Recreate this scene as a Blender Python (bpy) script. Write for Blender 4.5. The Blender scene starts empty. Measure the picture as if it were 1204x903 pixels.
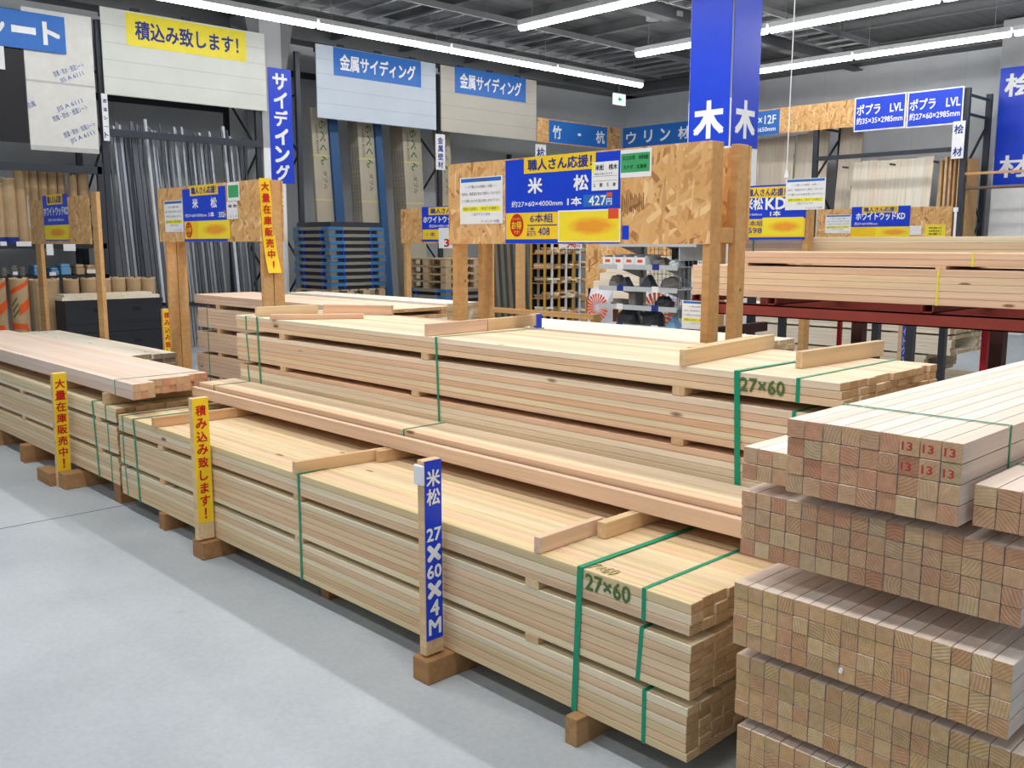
import bpy, math, random
from mathutils import Vector, Matrix

# ------------------------------------------------------------------ camera, world, exposure
S = bpy.context.scene
COL = S.collection
YAW, PITCH, FPX = math.radians(136.166), math.radians(8.529), 1100.9
CAM = Vector((0, 0, 1.535))
FWD = Vector((math.cos(YAW) * math.cos(PITCH), math.sin(YAW) * math.cos(PITCH), -math.sin(PITCH)))
RGT = FWD.cross(Vector((0, 0, 1))).normalized()
UPV = RGT.cross(FWD)
cam_d = bpy.data.cameras.new('camera')
cam = bpy.data.objects.new('camera', cam_d)
COL.objects.link(cam)
cam_d.sensor_width = 36
cam_d.lens = FPX / 1204 * 36
cam_d.clip_start = 0.05
M = Matrix((RGT, UPV, -FWD)).transposed().to_4x4()
M.translation = CAM
cam.matrix_world = M
S.camera = cam

w = bpy.data.worlds.new('store_air')
S.world = w
w.use_nodes = True
w.node_tree.nodes['Background'].inputs[0].default_value = (0.80, 0.90, 1.0, 1)
w.node_tree.nodes['Background'].inputs[1].default_value = 0.36
S.view_settings.view_transform = 'Standard'
S.view_settings.look = 'None'
S.view_settings.gamma = 1
S.view_settings.use_curve_mapping = False
S.view_settings.exposure = 0.0
TUBE_STRENGTH = 26.0
ROW_LAMP_W = 90.0
# the tube rows that carry on over the lumber and the aisle behind the photographer
for (x, y) in ((-1.5, 6.9), (-6.8, 6.9), (-1.5, 4.2), (-6.8, 4.2), (-1.5, 1.4), (-6.8, 1.4), (-2.6, -1.4)):
    ld = bpy.data.lights.new('tube_row_lamp', 'AREA')
    ld.shape = 'RECTANGLE'
    ld.size, ld.size_y = 4.8, 0.16
    ld.energy = ROW_LAMP_W
    ld.color = (1.0, 0.99, 0.97)
    lo = bpy.data.objects.new('tube_row_lamp', ld)
    lo.location = (x, y, 4.45)
    COL.objects.link(lo)


def at(px, py, X=None, Y=None, Z=None):
    d = FWD * FPX + RGT * (px - 602) + UPV * (451.5 - py)
    if X is not None:
        t = (X - CAM.x) / d.x
    elif Y is not None:
        t = (Y - CAM.y) / d.y
    else:
        t = (Z - CAM.z) / d.z
    return CAM + d * t


# ------------------------------------------------------------------ materials
MATS = {}


class NT:
    def __init__(s, name):
        s.m = bpy.data.materials.new(name)
        s.m.use_nodes = True
        s.t = s.m.node_tree
        s.b = s.t.nodes['Principled BSDF']

    def n(s, kind, **kw):
        nd = s.t.nodes.new('ShaderNode' + kind)
        for k, v in kw.items():
            if k.startswith('i_'):
                nd.inputs[k[2:].replace('_', ' ')].default_value = v
            else:
                setattr(nd, k, v)
        return nd

    def l(s, a, b):
        s.t.links.new(a, b)

    def ramp(s, fac, stops, interp='LINEAR'):
        r = s.t.nodes.new('ShaderNodeValToRGB')
        r.color_ramp.interpolation = interp
        e = r.color_ramp.elements
        while len(e) < len(stops):
            e.new(0.5)
        for i, (p, c) in enumerate(stops):
            e[i].position = p
            e[i].color = (c[0], c[1], c[2], 1) if not isinstance(c, (int, float)) else (c, c, c, 1)
        s.l(fac, r.inputs[0])
        return r.outputs[0]

    def mix(s, fac, a, b, mode='MIX'):
        x = s.t.nodes.new('ShaderNodeMix')
        x.data_type = 'RGBA'
        x.blend_type = mode
        for v, i in ((fac, 0), (a, 6), (b, 7)):
            if isinstance(v, (int, float)):
                x.inputs[i].default_value = v
            elif isinstance(v, tuple):
                x.inputs[i].default_value = (v[0], v[1], v[2], 1)
            else:
                s.l(v, x.inputs[i])
        return x.outputs[2]

    def vec(s, scale=(1, 1, 1), rnd=37.0, src='Object'):
        tc = s.n('TexCoord')
        mp = s.n('Mapping')
        mp.inputs['Scale'].default_value = scale
        s.l(tc.outputs[src], mp.inputs['Vector'])
        if rnd:
            oi = s.n('ObjectInfo')
            mu = s.n('Math', operation='MULTIPLY')
            mu.inputs[1].default_value = rnd
            s.l(oi.outputs['Random'], mu.inputs[0])
            s.l(mu.outputs[0], mp.inputs['Location'])
        return mp.outputs[0]

    def rnd(s, k=1.0, add=0.0):
        oi = s.n('ObjectInfo')
        mu = s.n('Math', operation='MULTIPLY_ADD')
        mu.inputs[1].default_value = k
        mu.inputs[2].default_value = add
        s.l(oi.outputs['Random'], mu.inputs[0])
        fr = s.n('Math', operation='FRACT')
        s.l(mu.outputs[0], fr.inputs[0])
        return fr.outputs[0]


def c8(r, g, b):
    f = lambda v: (v / 255 / 12.92) if v <= 10 else ((v / 255 + 0.055) / 1.055) ** 2.4
    return (f(r), f(g), f(b))


def plain(name, col, rough=0.6, metal=0.0, spec=0.3, var=0.0, emit=0.0):
    if name in MATS:
        return MATS[name]
    t = NT(name)
    t.b.inputs['Roughness'].default_value = rough
    t.b.inputs['Metallic'].default_value = metal
    t.b.inputs['Specular IOR Level'].default_value = spec
    nz = t.n('TexNoise', i_Scale=9.0, i_Detail=3.0)
    t.l(t.vec((1, 1, 1), 0), nz.inputs['Vector'])
    k = 0.04 + var
    lo = tuple(c * (1 - k) for c in col)
    hi = tuple(min(1, c * (1 + k)) for c in col)
    t.l(t.ramp(nz.outputs[0], [(0.3, lo), (0.7, hi)]), t.b.inputs['Base Color'])
    if emit:
        t.b.inputs['Emission Color'].default_value = (col[0], col[1], col[2], 1)
        t.b.inputs['Emission Strength'].default_value = emit
    MATS[name] = t.m
    return t.m


def wood(name, tones, knots=True, dark=0.80, rough=0.65, grain=1.0):
    t = NT(name)
    t.b.inputs['Roughness'].default_value = rough
    t.b.inputs['Specular IOR Level'].default_value = 0.2
    n = len(tones)
    base = t.ramp(t.rnd(7.31), [(i / max(1, n - 1), c) for i, c in enumerate(tones)])
    g1 = t.n('TexNoise', i_Scale=1.0, i_Detail=4.0, i_Roughness=0.6, i_Distortion=0.6)
    t.l(t.vec((0.7, 34, 34)), g1.inputs['Vector'])
    g2 = t.n('TexNoise', i_Scale=1.0, i_Detail=2.0)
    t.l(t.vec((0.5, 6, 6), 91.0), g2.inputs['Vector'])
    k = 1 - (1 - dark) * grain
    col = t.mix(1.0, base, t.ramp(g1.outputs[0], [(0.33, k), (0.62, 1.03)]), 'MULTIPLY')
    warm = t.ramp(g2.outputs[0], [(0.4, (1, 1, 1)), (0.72, (0.98, 0.89, 0.81))])
    col = t.mix(0.8, col, warm, 'MULTIPLY')
    if knots:
        v = t.n('TexVoronoi', i_Scale=1.0)
        t.l(t.vec((2.4, 8, 8), 53.0), v.inputs['Vector'])
        sep = t.n('SeparateColor')
        t.l(v.outputs['Color'], sep.inputs[0])
        lt = t.n('Math', operation='LESS_THAN')
        lt.inputs[1].default_value = 0.40
        t.l(sep.outputs[0], lt.inputs[0])
        kn = t.ramp(v.outputs['Distance'], [(0.05, 1.0), (0.10, 0.0)])
        mu = t.n('Math', operation='MULTIPLY')
        t.l(kn, mu.inputs[0])
        t.l(lt.outputs[0], mu.inputs[1])
        mk = t.n('Math', operation='MULTIPLY')
        mk.inputs[1].default_value = 0.85
        t.l(mu.outputs[0], mk.inputs[0])
        col = t.mix(mk.outputs[0], col, c8(112, 70, 44))
    t.l(col, t.b.inputs['Base Color'])
    bp = t.n('Bump', i_Strength=0.12, i_Distance=0.002)
    t.l(g1.outputs[0], bp.inputs['Height'])
    t.l(bp.outputs[0], t.b.inputs['Normal'])
    MATS[name] = t.m
    return t.m


def endgrain(name, tones, contrast=0.75):
    t = NT(name)
    t.b.inputs['Roughness'].default_value = 0.8
    t.b.inputs['Specular IOR Level'].default_value = 0.1
    n = len(tones)
    base = t.ramp(t.rnd(13.77), [(i / max(1, n - 1), c) for i, c in enumerate(tones)])
    tc = t.n('TexCoord')
    cx = t.n('CombineXYZ')
    for k, i in ((3.9, 1), (17.3, 2)):
        sc = t.n('Math', operation='MULTIPLY_ADD')
        sc.inputs[1].default_value = 0.46
        sc.inputs[2].default_value = -0.23
        t.l(t.rnd(k, 0.3), sc.inputs[0])
        t.l(sc.outputs[0], cx.inputs[i])
    ad = t.n('VectorMath', operation='ADD')
    t.l(tc.outputs['Object'], ad.inputs[0])
    t.l(cx.outputs[0], ad.inputs[1])
    wv = t.n('TexWave', wave_type='RINGS', rings_direction='X', i_Scale=40.0, i_Distortion=1.5, i_Detail=2.0)
    wv.inputs['Detail Scale'].default_value = 0.6
    t.l(ad.outputs[0], wv.inputs['Vector'])
    col = t.mix(t.rnd(29.1), base, t.mix(1.0, base, t.ramp(wv.outputs[0], [(0.25, contrast), (0.8, 1.08)]), 'MULTIPLY'))
    nz = t.n('TexNoise', i_Scale=60.0, i_Detail=4.0)
    t.l(t.vec((1, 1, 1), 11.0), nz.inputs['Vector'])
    col = t.mix(1.0, col, t.ramp(nz.outputs[0], [(0.25, 0.84), (0.75, 1.1)]), 'MULTIPLY')
    t.l(col, t.b.inputs['Base Color'])
    bp = t.n('Bump', i_Strength=0.5, i_Distance=0.003)
    t.l(nz.outputs[0], bp.inputs['Height'])
    t.l(bp.outputs[0], t.b.inputs['Normal'])
    MATS[name] = t.m
    return t.m


PINE = wood('pine_boards', [c8(238, 222, 186), c8(226, 205, 162), c8(241, 228, 198), c8(231, 200, 166), c8(236, 217, 176), c8(226, 188, 154), c8(234, 216, 178)])
FIR = wood('fir_boards', [c8(243, 228, 200), c8(236, 210, 178), c8(234, 198, 168), c8(245, 232, 208), c8(238, 218, 182), c8(230, 192, 160)])
PINE_E = endgrain('pine_board_ends', [c8(198, 164, 120), c8(184, 148, 106), c8(206, 174, 132), c8(190, 150, 114)])
SQ = wood('square_timber', [c8(234, 220, 208), c8(240, 228, 218), c8(230, 212, 198), c8(243, 233, 225)], knots=False, dark=0.86)
SQ_E = endgrain('square_timber_ends', [c8(206, 158, 124), c8(214, 178, 138), c8(198, 142, 112), c8(218, 190, 148), c8(208, 152, 122), c8(202, 176, 142), c8(210, 162, 126)], 0.76)
ROSE = wood('rosy_lumber', [c8(230, 192, 164), c8(234, 204, 176), c8(224, 184, 154), c8(232, 208, 174)])
ROSE_E = endgrain('rosy_lumber_ends', [c8(206, 160, 124), c8(194, 146, 112)])
PALE = wood('pale_white_wood', [c8(242, 234, 218), c8(238, 229, 210), c8(246, 240, 226)], dark=0.88)
PALE_E = endgrain('pale_white_wood_ends', [c8(206, 182, 146), c8(190, 164, 130)])
POST = wood('amber_post_wood', [c8(210, 166, 112), c8(202, 158, 104), c8(216, 174, 120)], dark=0.84)
BEAR = wood('brown_bearer_wood', [c8(178, 136, 92), c8(168, 126, 84), c8(186, 146, 104)], dark=0.78)
STICK = wood('spacer_wood', [c8(224, 192, 150), c8(230, 202, 160), c8(216, 176, 132)], knots=False)
BLUSH = wood('blush_lumber', [c8(238, 214, 192), c8(233, 205, 181), c8(242, 222, 203)])
PALW = wood('pallet_wood', [c8(202, 180, 146), c8(190, 166, 132), c8(212, 190, 156)], knots=False)
SQ_EW = endgrain('warm_timber_ends', [c8(210, 170, 124), c8(216, 184, 136), c8(200, 154, 114), c8(220, 192, 148), c8(208, 160, 122), c8(198, 168, 126), c8(212, 166, 130)], 0.74)
CREAMSQ = wood('cream_square_timber', [c8(230, 211, 196), c8(224, 202, 186), c8(235, 219, 206)], knots=False, dark=0.86)
GREYWOOD = wood('grey_old_wood', [c8(150, 136, 118), c8(138, 124, 108), c8(164, 148, 128)])


def osb(name):
    t = NT(name)
    t.b.inputs['Roughness'].default_value = 0.55
    cols = [(0.0, c8(168, 112, 62)), (0.16, c8(214, 164, 102)), (0.5, c8(228, 182, 120)), (0.78, c8(202, 148, 90)), (1.0, c8(242, 206, 150))]
    outs = []
    for ang, rn in ((0.5, 3), (-0.8, 11), (1.5, 23)):
        tc = t.n('TexCoord')
        r1 = t.n('Mapping')
        r1.inputs['Rotation'].default_value = (0.0, ang, 0.0)
        r1.inputs['Location'].default_value = (rn, rn, rn)
        t.l(tc.outputs['Object'], r1.inputs['Vector'])
        r2 = t.n('Mapping')
        r2.inputs['Scale'].default_value = (8.5, 15, 42)
        t.l(r1.outputs[0], r2.inputs['Vector'])
        nz = t.n('TexNoise', i_Scale=0.25, i_Detail=1.0)
        t.l(r2.outputs[0], nz.inputs['Vector'])
        av = t.mix(0.22, r2.outputs[0], nz.outputs['Color'], 'ADD')
        v = t.n('TexVoronoi', i_Scale=1.0)
        t.l(av, v.inputs['Vector'])
        sp = t.n('SeparateColor')
        t.l(v.outputs['Color'], sp.inputs[0])
        outs.append((t.ramp(sp.outputs[0], cols), sp.outputs[1], v.outputs['Distance']))
    sel = t.ramp(outs[0][1], [(0.45, 0.0), (0.5, 1.0)])
    col = t.mix(sel, outs[0][0], outs[1][0])
    sel2 = t.ramp(outs[2][1], [(0.6, 0.0), (0.65, 1.0)])
    col = t.mix(sel2, col, outs[2][0])
    t.l(col, t.b.inputs['Base Color'])
    MATS[name] = t.m
    return t.m


OSB = osb('strand_board')


def concrete():
    t = NT('grey_concrete')
    t.b.inputs['Roughness'].default_value = 0.5
    t.b.inputs['Specular IOR Level'].default_value = 0.35
    a = t.n('TexNoise', i_Scale=1.1, i_Detail=6.0, i_Roughness=0.6)
    t.l(t.vec((1, 1, 1), 0), a.inputs['Vector'])
    b = t.n('TexNoise', i_Scale=55.0, i_Detail=3.0)
    t.l(t.vec((1, 1, 1), 0), b.inputs['Vector'])
    col = t.ramp(a.outputs[0], [(0.3, c8(164, 171, 177)), (0.5, c8(176, 183, 189)), (0.72, c8(186, 192, 197))])
    col = t.mix(1.0, col, t.ramp(b.outputs[0], [(0.3, 0.93), (0.7, 1.04)]), 'MULTIPLY')
    s = t.n('TexNoise', i_Scale=7.0, i_Detail=2.0)
    t.l(t.vec((1, 1, 1), 0), s.inputs['Vector'])
    spots = t.ramp(s.outputs[0], [(0.16, 0.8), (0.25, 1.0)])
    col = t.mix(1.0, col, spots, 'MULTIPLY')
    t.l(col, t.b.inputs['Base Color'])
    t.l(t.ramp(a.outputs[0], [(0.3, 0.42), (0.7, 0.62)]), t.b.inputs['Roughness'])
    return t.m


FLOORM = concrete()


def blotch(name, ground, blob):
    """yellow price card whose printed price is only a soft orange smear"""
    t = NT(name)
    t.b.inputs['Roughness'].default_value = 0.5
    tc = t.n('TexCoord')
    mp = t.n('Mapping')
    mp.inputs['Location'].default_value = (-0.55, -0.5, -0.5)
    mp.inputs['Scale'].default_value = (1.0, 1.0, 1.0)
    t.l(tc.outputs['Generated'], mp.inputs['Vector'])
    m2 = t.n('Mapping')
    m2.inputs['Scale'].default_value = (2.3, 0.0, 2.9)
    t.l(mp.outputs[0], m2.inputs['Vector'])
    gr = t.n('TexGradient', gradient_type='SPHERICAL')
    t.l(m2.outputs[0], gr.inputs['Vector'])
    nz = t.n('TexNoise', i_Scale=7.0)
    t.l(tc.outputs['Generated'], nz.inputs['Vector'])
    mu = t.n('Math', operation='MULTIPLY')
    t.l(gr.outputs[1], mu.inputs[0])
    t.l(t.ramp(nz.outputs[0], [(0.2, 0.6), (0.8, 1.5)]), mu.inputs[1])
    t.l(t.ramp(mu.outputs[0], [(0.0, ground), (0.55, blob)]), t.b.inputs['Base Color'])
    MATS[name] = t.m
    return t.m


BLUE = plain('sign_blue', c8(22, 66, 212), 0.35)
SKY = plain('sign_light_blue', c8(40, 112, 200), 0.4)
NAVY = plain('print_navy', c8(36, 56, 140), 0.5)
YEL = plain('sign_yellow', c8(246, 206, 40), 0.4)
LEMON = plain('sign_lemon', c8(244, 226, 60), 0.4)
PAPER = plain('white_paper', c8(238, 240, 244), 0.6)
WHITE = plain('print_white', c8(246, 248, 250), 0.5)
RED = plain('print_red', c8(200, 32, 30), 0.5)
INK = plain('print_ink', c8(40, 42, 48), 0.6)
GREYINK = plain('print_grey', c8(112, 116, 124), 0.6)
GREENC = plain('card_green', c8(66, 168, 106), 0.5)
GREENT = plain('print_green', c8(58, 110, 60), 0.6)
TEAL = plain('strap_green', c8(20, 150, 112), 0.35)
LEMONSTRAP = plain('strap_yellow', c8(226, 220, 70), 0.4)
ORANGE = plain('print_orange', c8(224, 92, 36), 0.5)
HILITE = plain('highlighter_yellow', c8(246, 240, 40), 0.6)
SMEAR = blotch('price_smear', c8(248, 226, 44), c8(240, 160, 40))
STEELD = plain('dark_rack_steel', c8(62, 66, 74), 0.45, 0.3)
STEELL = plain('galvanised_steel', c8(160, 166, 174), 0.35, 0.75)
STEELM = plain('grey_pipe_steel', c8(96, 100, 108), 0.35, 0.6)
REDSTEEL = plain('oxide_red_steel', c8(140, 60, 52), 0.55, 0.0, var=0.06)
REDBAR = plain('crimson_steel', c8(176, 28, 46), 0.5)
BROWNSTEEL = plain('brown_steel', c8(72, 42, 40), 0.55)
WALLM = None
KRAFT = plain('kraft_paper', c8(186, 158, 122), 0.75, var=0.04)
KRAFTD = plain('kraft_rim', c8(206, 182, 146), 0.8)
BLACKP = plain('black_plastic', c8(44, 46, 52), 0.45)
BLACKS = plain('black_sheet', c8(38, 38, 42), 0.5)
CARTON = plain('grey_carton', c8(178, 170, 152), 0.75)
CARTONS = plain('carton_brown_side', c8(132, 122, 108), 0.8)
BLUES = plain('rack_blue_steel', c8(44, 84, 130), 0.5)
PALBLUE = plain('pallet_blue', c8(62, 120, 170), 0.5)
PALGREY = plain('pallet_grey', c8(140, 136, 128), 0.7)
DARK = plain('gap_shade', c8(34, 34, 38), 0.8)  # near-black painted in for shade inside slots and pigeonholes
SIDING_W = None
SHELFW = plain('shelf_white_metal', c8(200, 208, 212), 0.4, 0.2)
TILEBLUE = plain('pale_blue_pack', c8(110, 160, 200), 0.5)
PACKGREY = plain('pack_grey', c8(120, 118, 114), 0.7)
PACKDARK = plain('pack_dark', c8(62, 68, 76), 0.4)
TRAYS = plain('cable_tray_steel', c8(150, 152, 154), 0.5, 0.3)
TUBE = plain('lit_tube', (1.0, 0.99, 0.97), 0.5, emit=TUBE_STRENGTH)
LAMPW = plain('lamp_housing_white', c8(225, 228, 230), 0.5)


def striped(name, col, scale, axis, depth=0.86, sharp=0.06, rough=0.5):
    """panel with regular seams: axis is the world axis the seams repeat along"""
    t = NT(name)
    t.b.inputs['Roughness'].default_value = rough
    tc = t.n('TexCoord')
    sp = t.n('SeparateXYZ')
    t.l(tc.outputs['Object'], sp.inputs[0])
    mu = t.n('Math', operation='MULTIPLY')
    mu.inputs[1].default_value = scale
    t.l(sp.outputs[axis], mu.inputs[0])
    fr = t.n('Math', operation='FRACT')
    t.l(mu.outputs[0], fr.inputs[0])
    line = t.ramp(fr.outputs[0], [(0.0, depth), (sharp, 1.0)])
    nz = t.n('TexNoise', i_Scale=3.0, i_Detail=3.0)
    t.l(tc.outputs['Object'], nz.inputs['Vector'])
    c = t.mix(1.0, col, line, 'MULTIPLY')
    c = t.mix(1.0, c, t.ramp(nz.outputs[0], [(0.3, 0.96), (0.7, 1.03)]), 'MULTIPLY')
    t.l(c, t.b.inputs['Base Color'])
    MATS[name] = t.m
    return t.m


WALL_LM = striped('wall_panel_left', c8(204, 207, 210), 1.1, 'Y', 0.85, 0.02)
WALL_RM = striped('wall_panel_right', c8(216, 220, 225), 1.1, 'X', 0.85, 0.02)
CEILM = striped('ceiling_deck', c8(128, 129, 131), 4.0, 'X', 0.75, 0.3, 0.8)
SID1 = striped('siding_white', c8(216, 220, 212), 4.4, 'Z', 0.72, 0.07)
SID2 = striped('siding_blue_white', c8(196, 208, 222), 4.4, 'Z', 0.72, 0.07)
SID3 = striped('siding_beige', c8(190, 186, 174), 4.4, 'Z', 0.70, 0.07)


# ------------------------------------------------------------------ mesh helpers
class MB:
    def __init__(s):
        s.v, s.f, s.mi = [], [], []

    def add(s, vs, fs, mi=0):
        b = len(s.v)
        s.v += [tuple(v) for v in vs]
        for f in fs:
            s.f.append(tuple(b + i for i in f))
            s.mi.append(mi)
        return s

    def box(s, x0, x1, y0, y1, z0, z1, mi=0, c=0.0):
        if x0 > x1: x0, x1 = x1, x0
        if y0 > y1: y0, y1 = y1, y0
        if z0 > z1: z0, z1 = z1, z0
        return s.obox(((x0 + x1) / 2, (y0 + y1) / 2, (z0 + z1) / 2), (x1 - x0, y1 - y0, z1 - z0), None, mi, c)

    def obox(s, ctr, size, rot=None, mi=0, c=0.0, mi_ends=None):
        hx, hy, hz = (d / 2 for d in size)
        ctr = Vector(ctr)
        vs, fs, ms = [], [], []
        if c <= 0:
            for sx in (-1, 1):
                for sy in (-1, 1):
                    for sz in (-1, 1):
                        vs.append(Vector((sx * hx, sy * hy, sz * hz)))
            fs = [(0, 1, 3, 2), (4, 6, 7, 5), (0, 4, 5, 1), (2, 3, 7, 6), (0, 2, 6, 4), (1, 5, 7, 3)]
            ms = [mi if mi_ends is None else mi_ends] * 2 + [mi] * 4
        else:
            idx = {}
            for sx in (-1, 1):
                for sy in (-1, 1):
                    for sz in (-1, 1):
                        for a in range(3):
                            p = [sx * (hx - c), sy * (hy - c), sz * (hz - c)]
                            p[a] = (sx * hx, sy * hy, sz * hz)[a]
                            idx[(sx, sy, sz, a)] = len(vs)
                            vs.append(Vector(p))
            R = ((-1, -1), (1, -1), (1, 1), (-1, 1))
            for a in range(3):
                for sg in (-1, 1):
                    q = []
                    for (u, v) in R:
                        t = [0, 0, 0]
                        t[a] = sg
                        t[(a + 1) % 3] = u
                        t[(a + 2) % 3] = v
                        q.append(idx[(t[0], t[1], t[2], a)])
                    fs.append(tuple(q if sg > 0 else q[::-1]))
                    ms.append(mi_ends if (a == 0 and mi_ends is not None) else mi)
            for a in range(3):
                b, d = (a + 1) % 3, (a + 2) % 3
                for u in (-1, 1):
                    for v in (-1, 1):
                        def key(e, ax):
                            t = [0, 0, 0]
                            t[a] = e
                            t[b] = u
                            t[d] = v
                            return idx[(t[0], t[1], t[2], ax)]
                        q = [key(-1, b), key(1, b), key(1, d), key(-1, d)]
                        fs.append(tuple(q if u * v > 0 else q[::-1]))
                        ms.append(mi if a == 0 or mi_ends is None else mi_ends)
            for sx in (-1, 1):
                for sy in (-1, 1):
                    for sz in (-1, 1):
                        q = [idx[(sx, sy, sz, 0)], idx[(sx, sy, sz, 1)], idx[(sx, sy, sz, 2)]]
                        fs.append(tuple(q if sx * sy * sz > 0 else q[::-1]))
                        ms.append(mi if mi_ends is None else mi_ends)
        out = [((rot @ v) if rot is not None else v) + ctr for v in vs]
        b = len(s.v)
        s.v += [tuple(v) for v in out]
        for f, m_ in zip(fs, ms):
            s.f.append(tuple(b + i for i in f))
            s.mi.append(m_)
        return s

    def bar(s, p0, p1, wd, th, mi=0, up=(0, 0, 1), c=0.0):
        """box running from p0 to p1, wd across, th along 'up'"""
        p0, p1 = Vector(p0), Vector(p1)
        d = p1 - p0
        L = d.length
        x = d.normalized()
        u = Vector(up)
        y = u.cross(x)
        if y.length < 1e-4:
            y = Vector((0, 1, 0)).cross(x)
        y.normalize()
        z = x.cross(y)
        rot = Matrix((x, y, z)).transposed()
        return s.obox((p0 + p1) / 2, (L, wd, th), rot, mi, c)

    def tube(s, p0, p1, r, n=10, mi=0, cap=True, r1=None):
        p0, p1 = Vector(p0), Vector(p1)
        r1 = r if r1 is None else r1
        x = (p1 - p0).normalized()
        a = x.orthogonal().normalized()
        b = x.cross(a)
        vs = []
        for (p, rr) in ((p0, r), (p1, r1)):
            for k in range(n):
                t = 2 * math.pi * k / n
                vs.append(p + (a * math.cos(t) + b * math.sin(t)) * rr)
        fs = [(k, (k + 1) % n, n + (k + 1) % n, n + k) for k in range(n)]
        if cap:
            fs += [tuple(range(n - 1, -1, -1)), tuple(range(n, 2 * n))]
        return s.add(vs, fs, mi)

    def build(s, name, mats, parent=None, origin=None):
        me = bpy.data.meshes.new(name)
        if not isinstance(mats, (list, tuple)):
            mats = [mats]
        o_ = Vector(origin) if origin is not None else (WLOC.get(parent.name, Vector()) if parent else None)
        if o_ is None:
            xs = [v[0] for v in s.v]
            ys = [v[1] for v in s.v]
            zs = [v[2] for v in s.v]
            o_ = Vector(((min(xs) + max(xs)) / 2, (min(ys) + max(ys)) / 2, min(zs)))
        me.from_pydata([tuple(Vector(v) - o_) for v in s.v], [], s.f)
        for m_ in mats:
            me.materials.append(m_)
        me.polygons.foreach_set('material_index', s.mi)
        me.update()
        o = bpy.data.objects.new(name, me)
        COL.objects.link(o)
        if parent is not None:
            o.parent = parent
            pl = WLOC.get(parent.name, Vector())
            o.location = o_ - pl
        else:
            o.location = o_
        WLOC[o.name] = o_
        return o


WLOC = {}


def tag(o, label, cat, group=None, kind=None):
    o['label'] = label
    o['category'] = cat
    if group:
        o['group'] = group
    if kind:
        o['kind'] = kind
    return o


def thing(name, label, cat, loc, group=None):
    o = bpy.data.objects.new(name, None)
    o.empty_display_size = 0.05
    COL.objects.link(o)
    o.location = loc
    WLOC[o.name] = Vector(loc)
    return tag(o, label, cat, group)


def structure(name, mb, mats, label=None):
    o = mb.build(name, mats)
    o['kind'] = 'structure'
    if label:
        o['label'] = label
    return o


# ---- lettering
_GL = {}


def glyphs(sx, bold):
    k = (sx, bold)
    if k in _GL:
        return _GL[k]
    cu = bpy.data.curves.new('txt', 'FONT')
    cu.body = sx
    cu.size = 1.0
    cu.offset = 0.0
    cu.extrude = 0.0
    cu.resolution_u = 2
    ob = bpy.data.objects.new('txt', cu)
    COL.objects.link(ob)
    dg = bpy.context.evaluated_depsgraph_get()
    dg.update()
    me = ob.evaluated_get(dg).to_mesh()
    vs = [(v.co.x, v.co.y) for v in me.vertices]
    fs = [tuple(p.vertices) for p in me.polygons]
    ob.evaluated_get(dg).to_mesh_clear()
    bpy.data.objects.remove(ob)
    bpy.data.curves.remove(cu)
    _GL[k] = (vs, fs)
    return vs, fs


def put_text(mb, sx, o, U, V, Nn, x0, x1, y0, y1, bold=0.02, keep=False, mi=0, lift=0.0012, rot90=False):
    """text stretched into the rectangle x0..x1, y0..y1 of the plane o + x*U + y*V, lifted along Nn"""
    vs, fs = glyphs(sx, 0)
    if not vs:
        return
    a0, a1 = min(v[0] for v in vs), max(v[0] for v in vs)
    b0, b1 = min(v[1] for v in vs), max(v[1] for v in vs)
    sx_, sy_ = (x1 - x0) / max(1e-6, a1 - a0), (y1 - y0) / max(1e-6, b1 - b0)
    if keep:
        k = min(sx_, sy_)
        cx, cy = (x0 + x1) / 2, (y0 + y1) / 2
        x0, y0 = cx - k * (a1 - a0) / 2, cy - k * (b1 - b0) / 2
        sx_ = sy_ = k
    e = bold * 0.75
    for (ex, ey) in (((0, 0),) if e <= 0 else ((-e, -e), (e, -e), (e, e), (-e, e), (0, 0))):
        lift += 0.0002
        out = []
        for (a, b) in vs:
            out.append(o + U * (x0 + (a - a0) * sx_ + ex * sx_) + V * (y0 + (b - b0) * sy_ + ey * sy_) + Nn * lift)
        mb.add(out, fs, mi)


def put_vertical(mb, chars, o, U, V, Nn, x0, x1, y0, y1, bold=0.03, mi=0, fill=0.8, small=(), lift=0.0012):
    n = len(chars)
    h = (y1 - y0) / n
    for i, ch in enumerate(chars):
        if ch == ' ':
            continue
        cy = y1 - (i + 0.5) * h
        f = fill * (0.6 if ch in small else 1)
        put_text(mb, ch, o, U, V, Nn, (x0 + x1) / 2 - (x1 - x0) * f / 2, (x0 + x1) / 2 + (x1 - x0) * f / 2,
                 cy - h * f / 2, cy + h * f / 2, bold, True, mi, lift)


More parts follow.
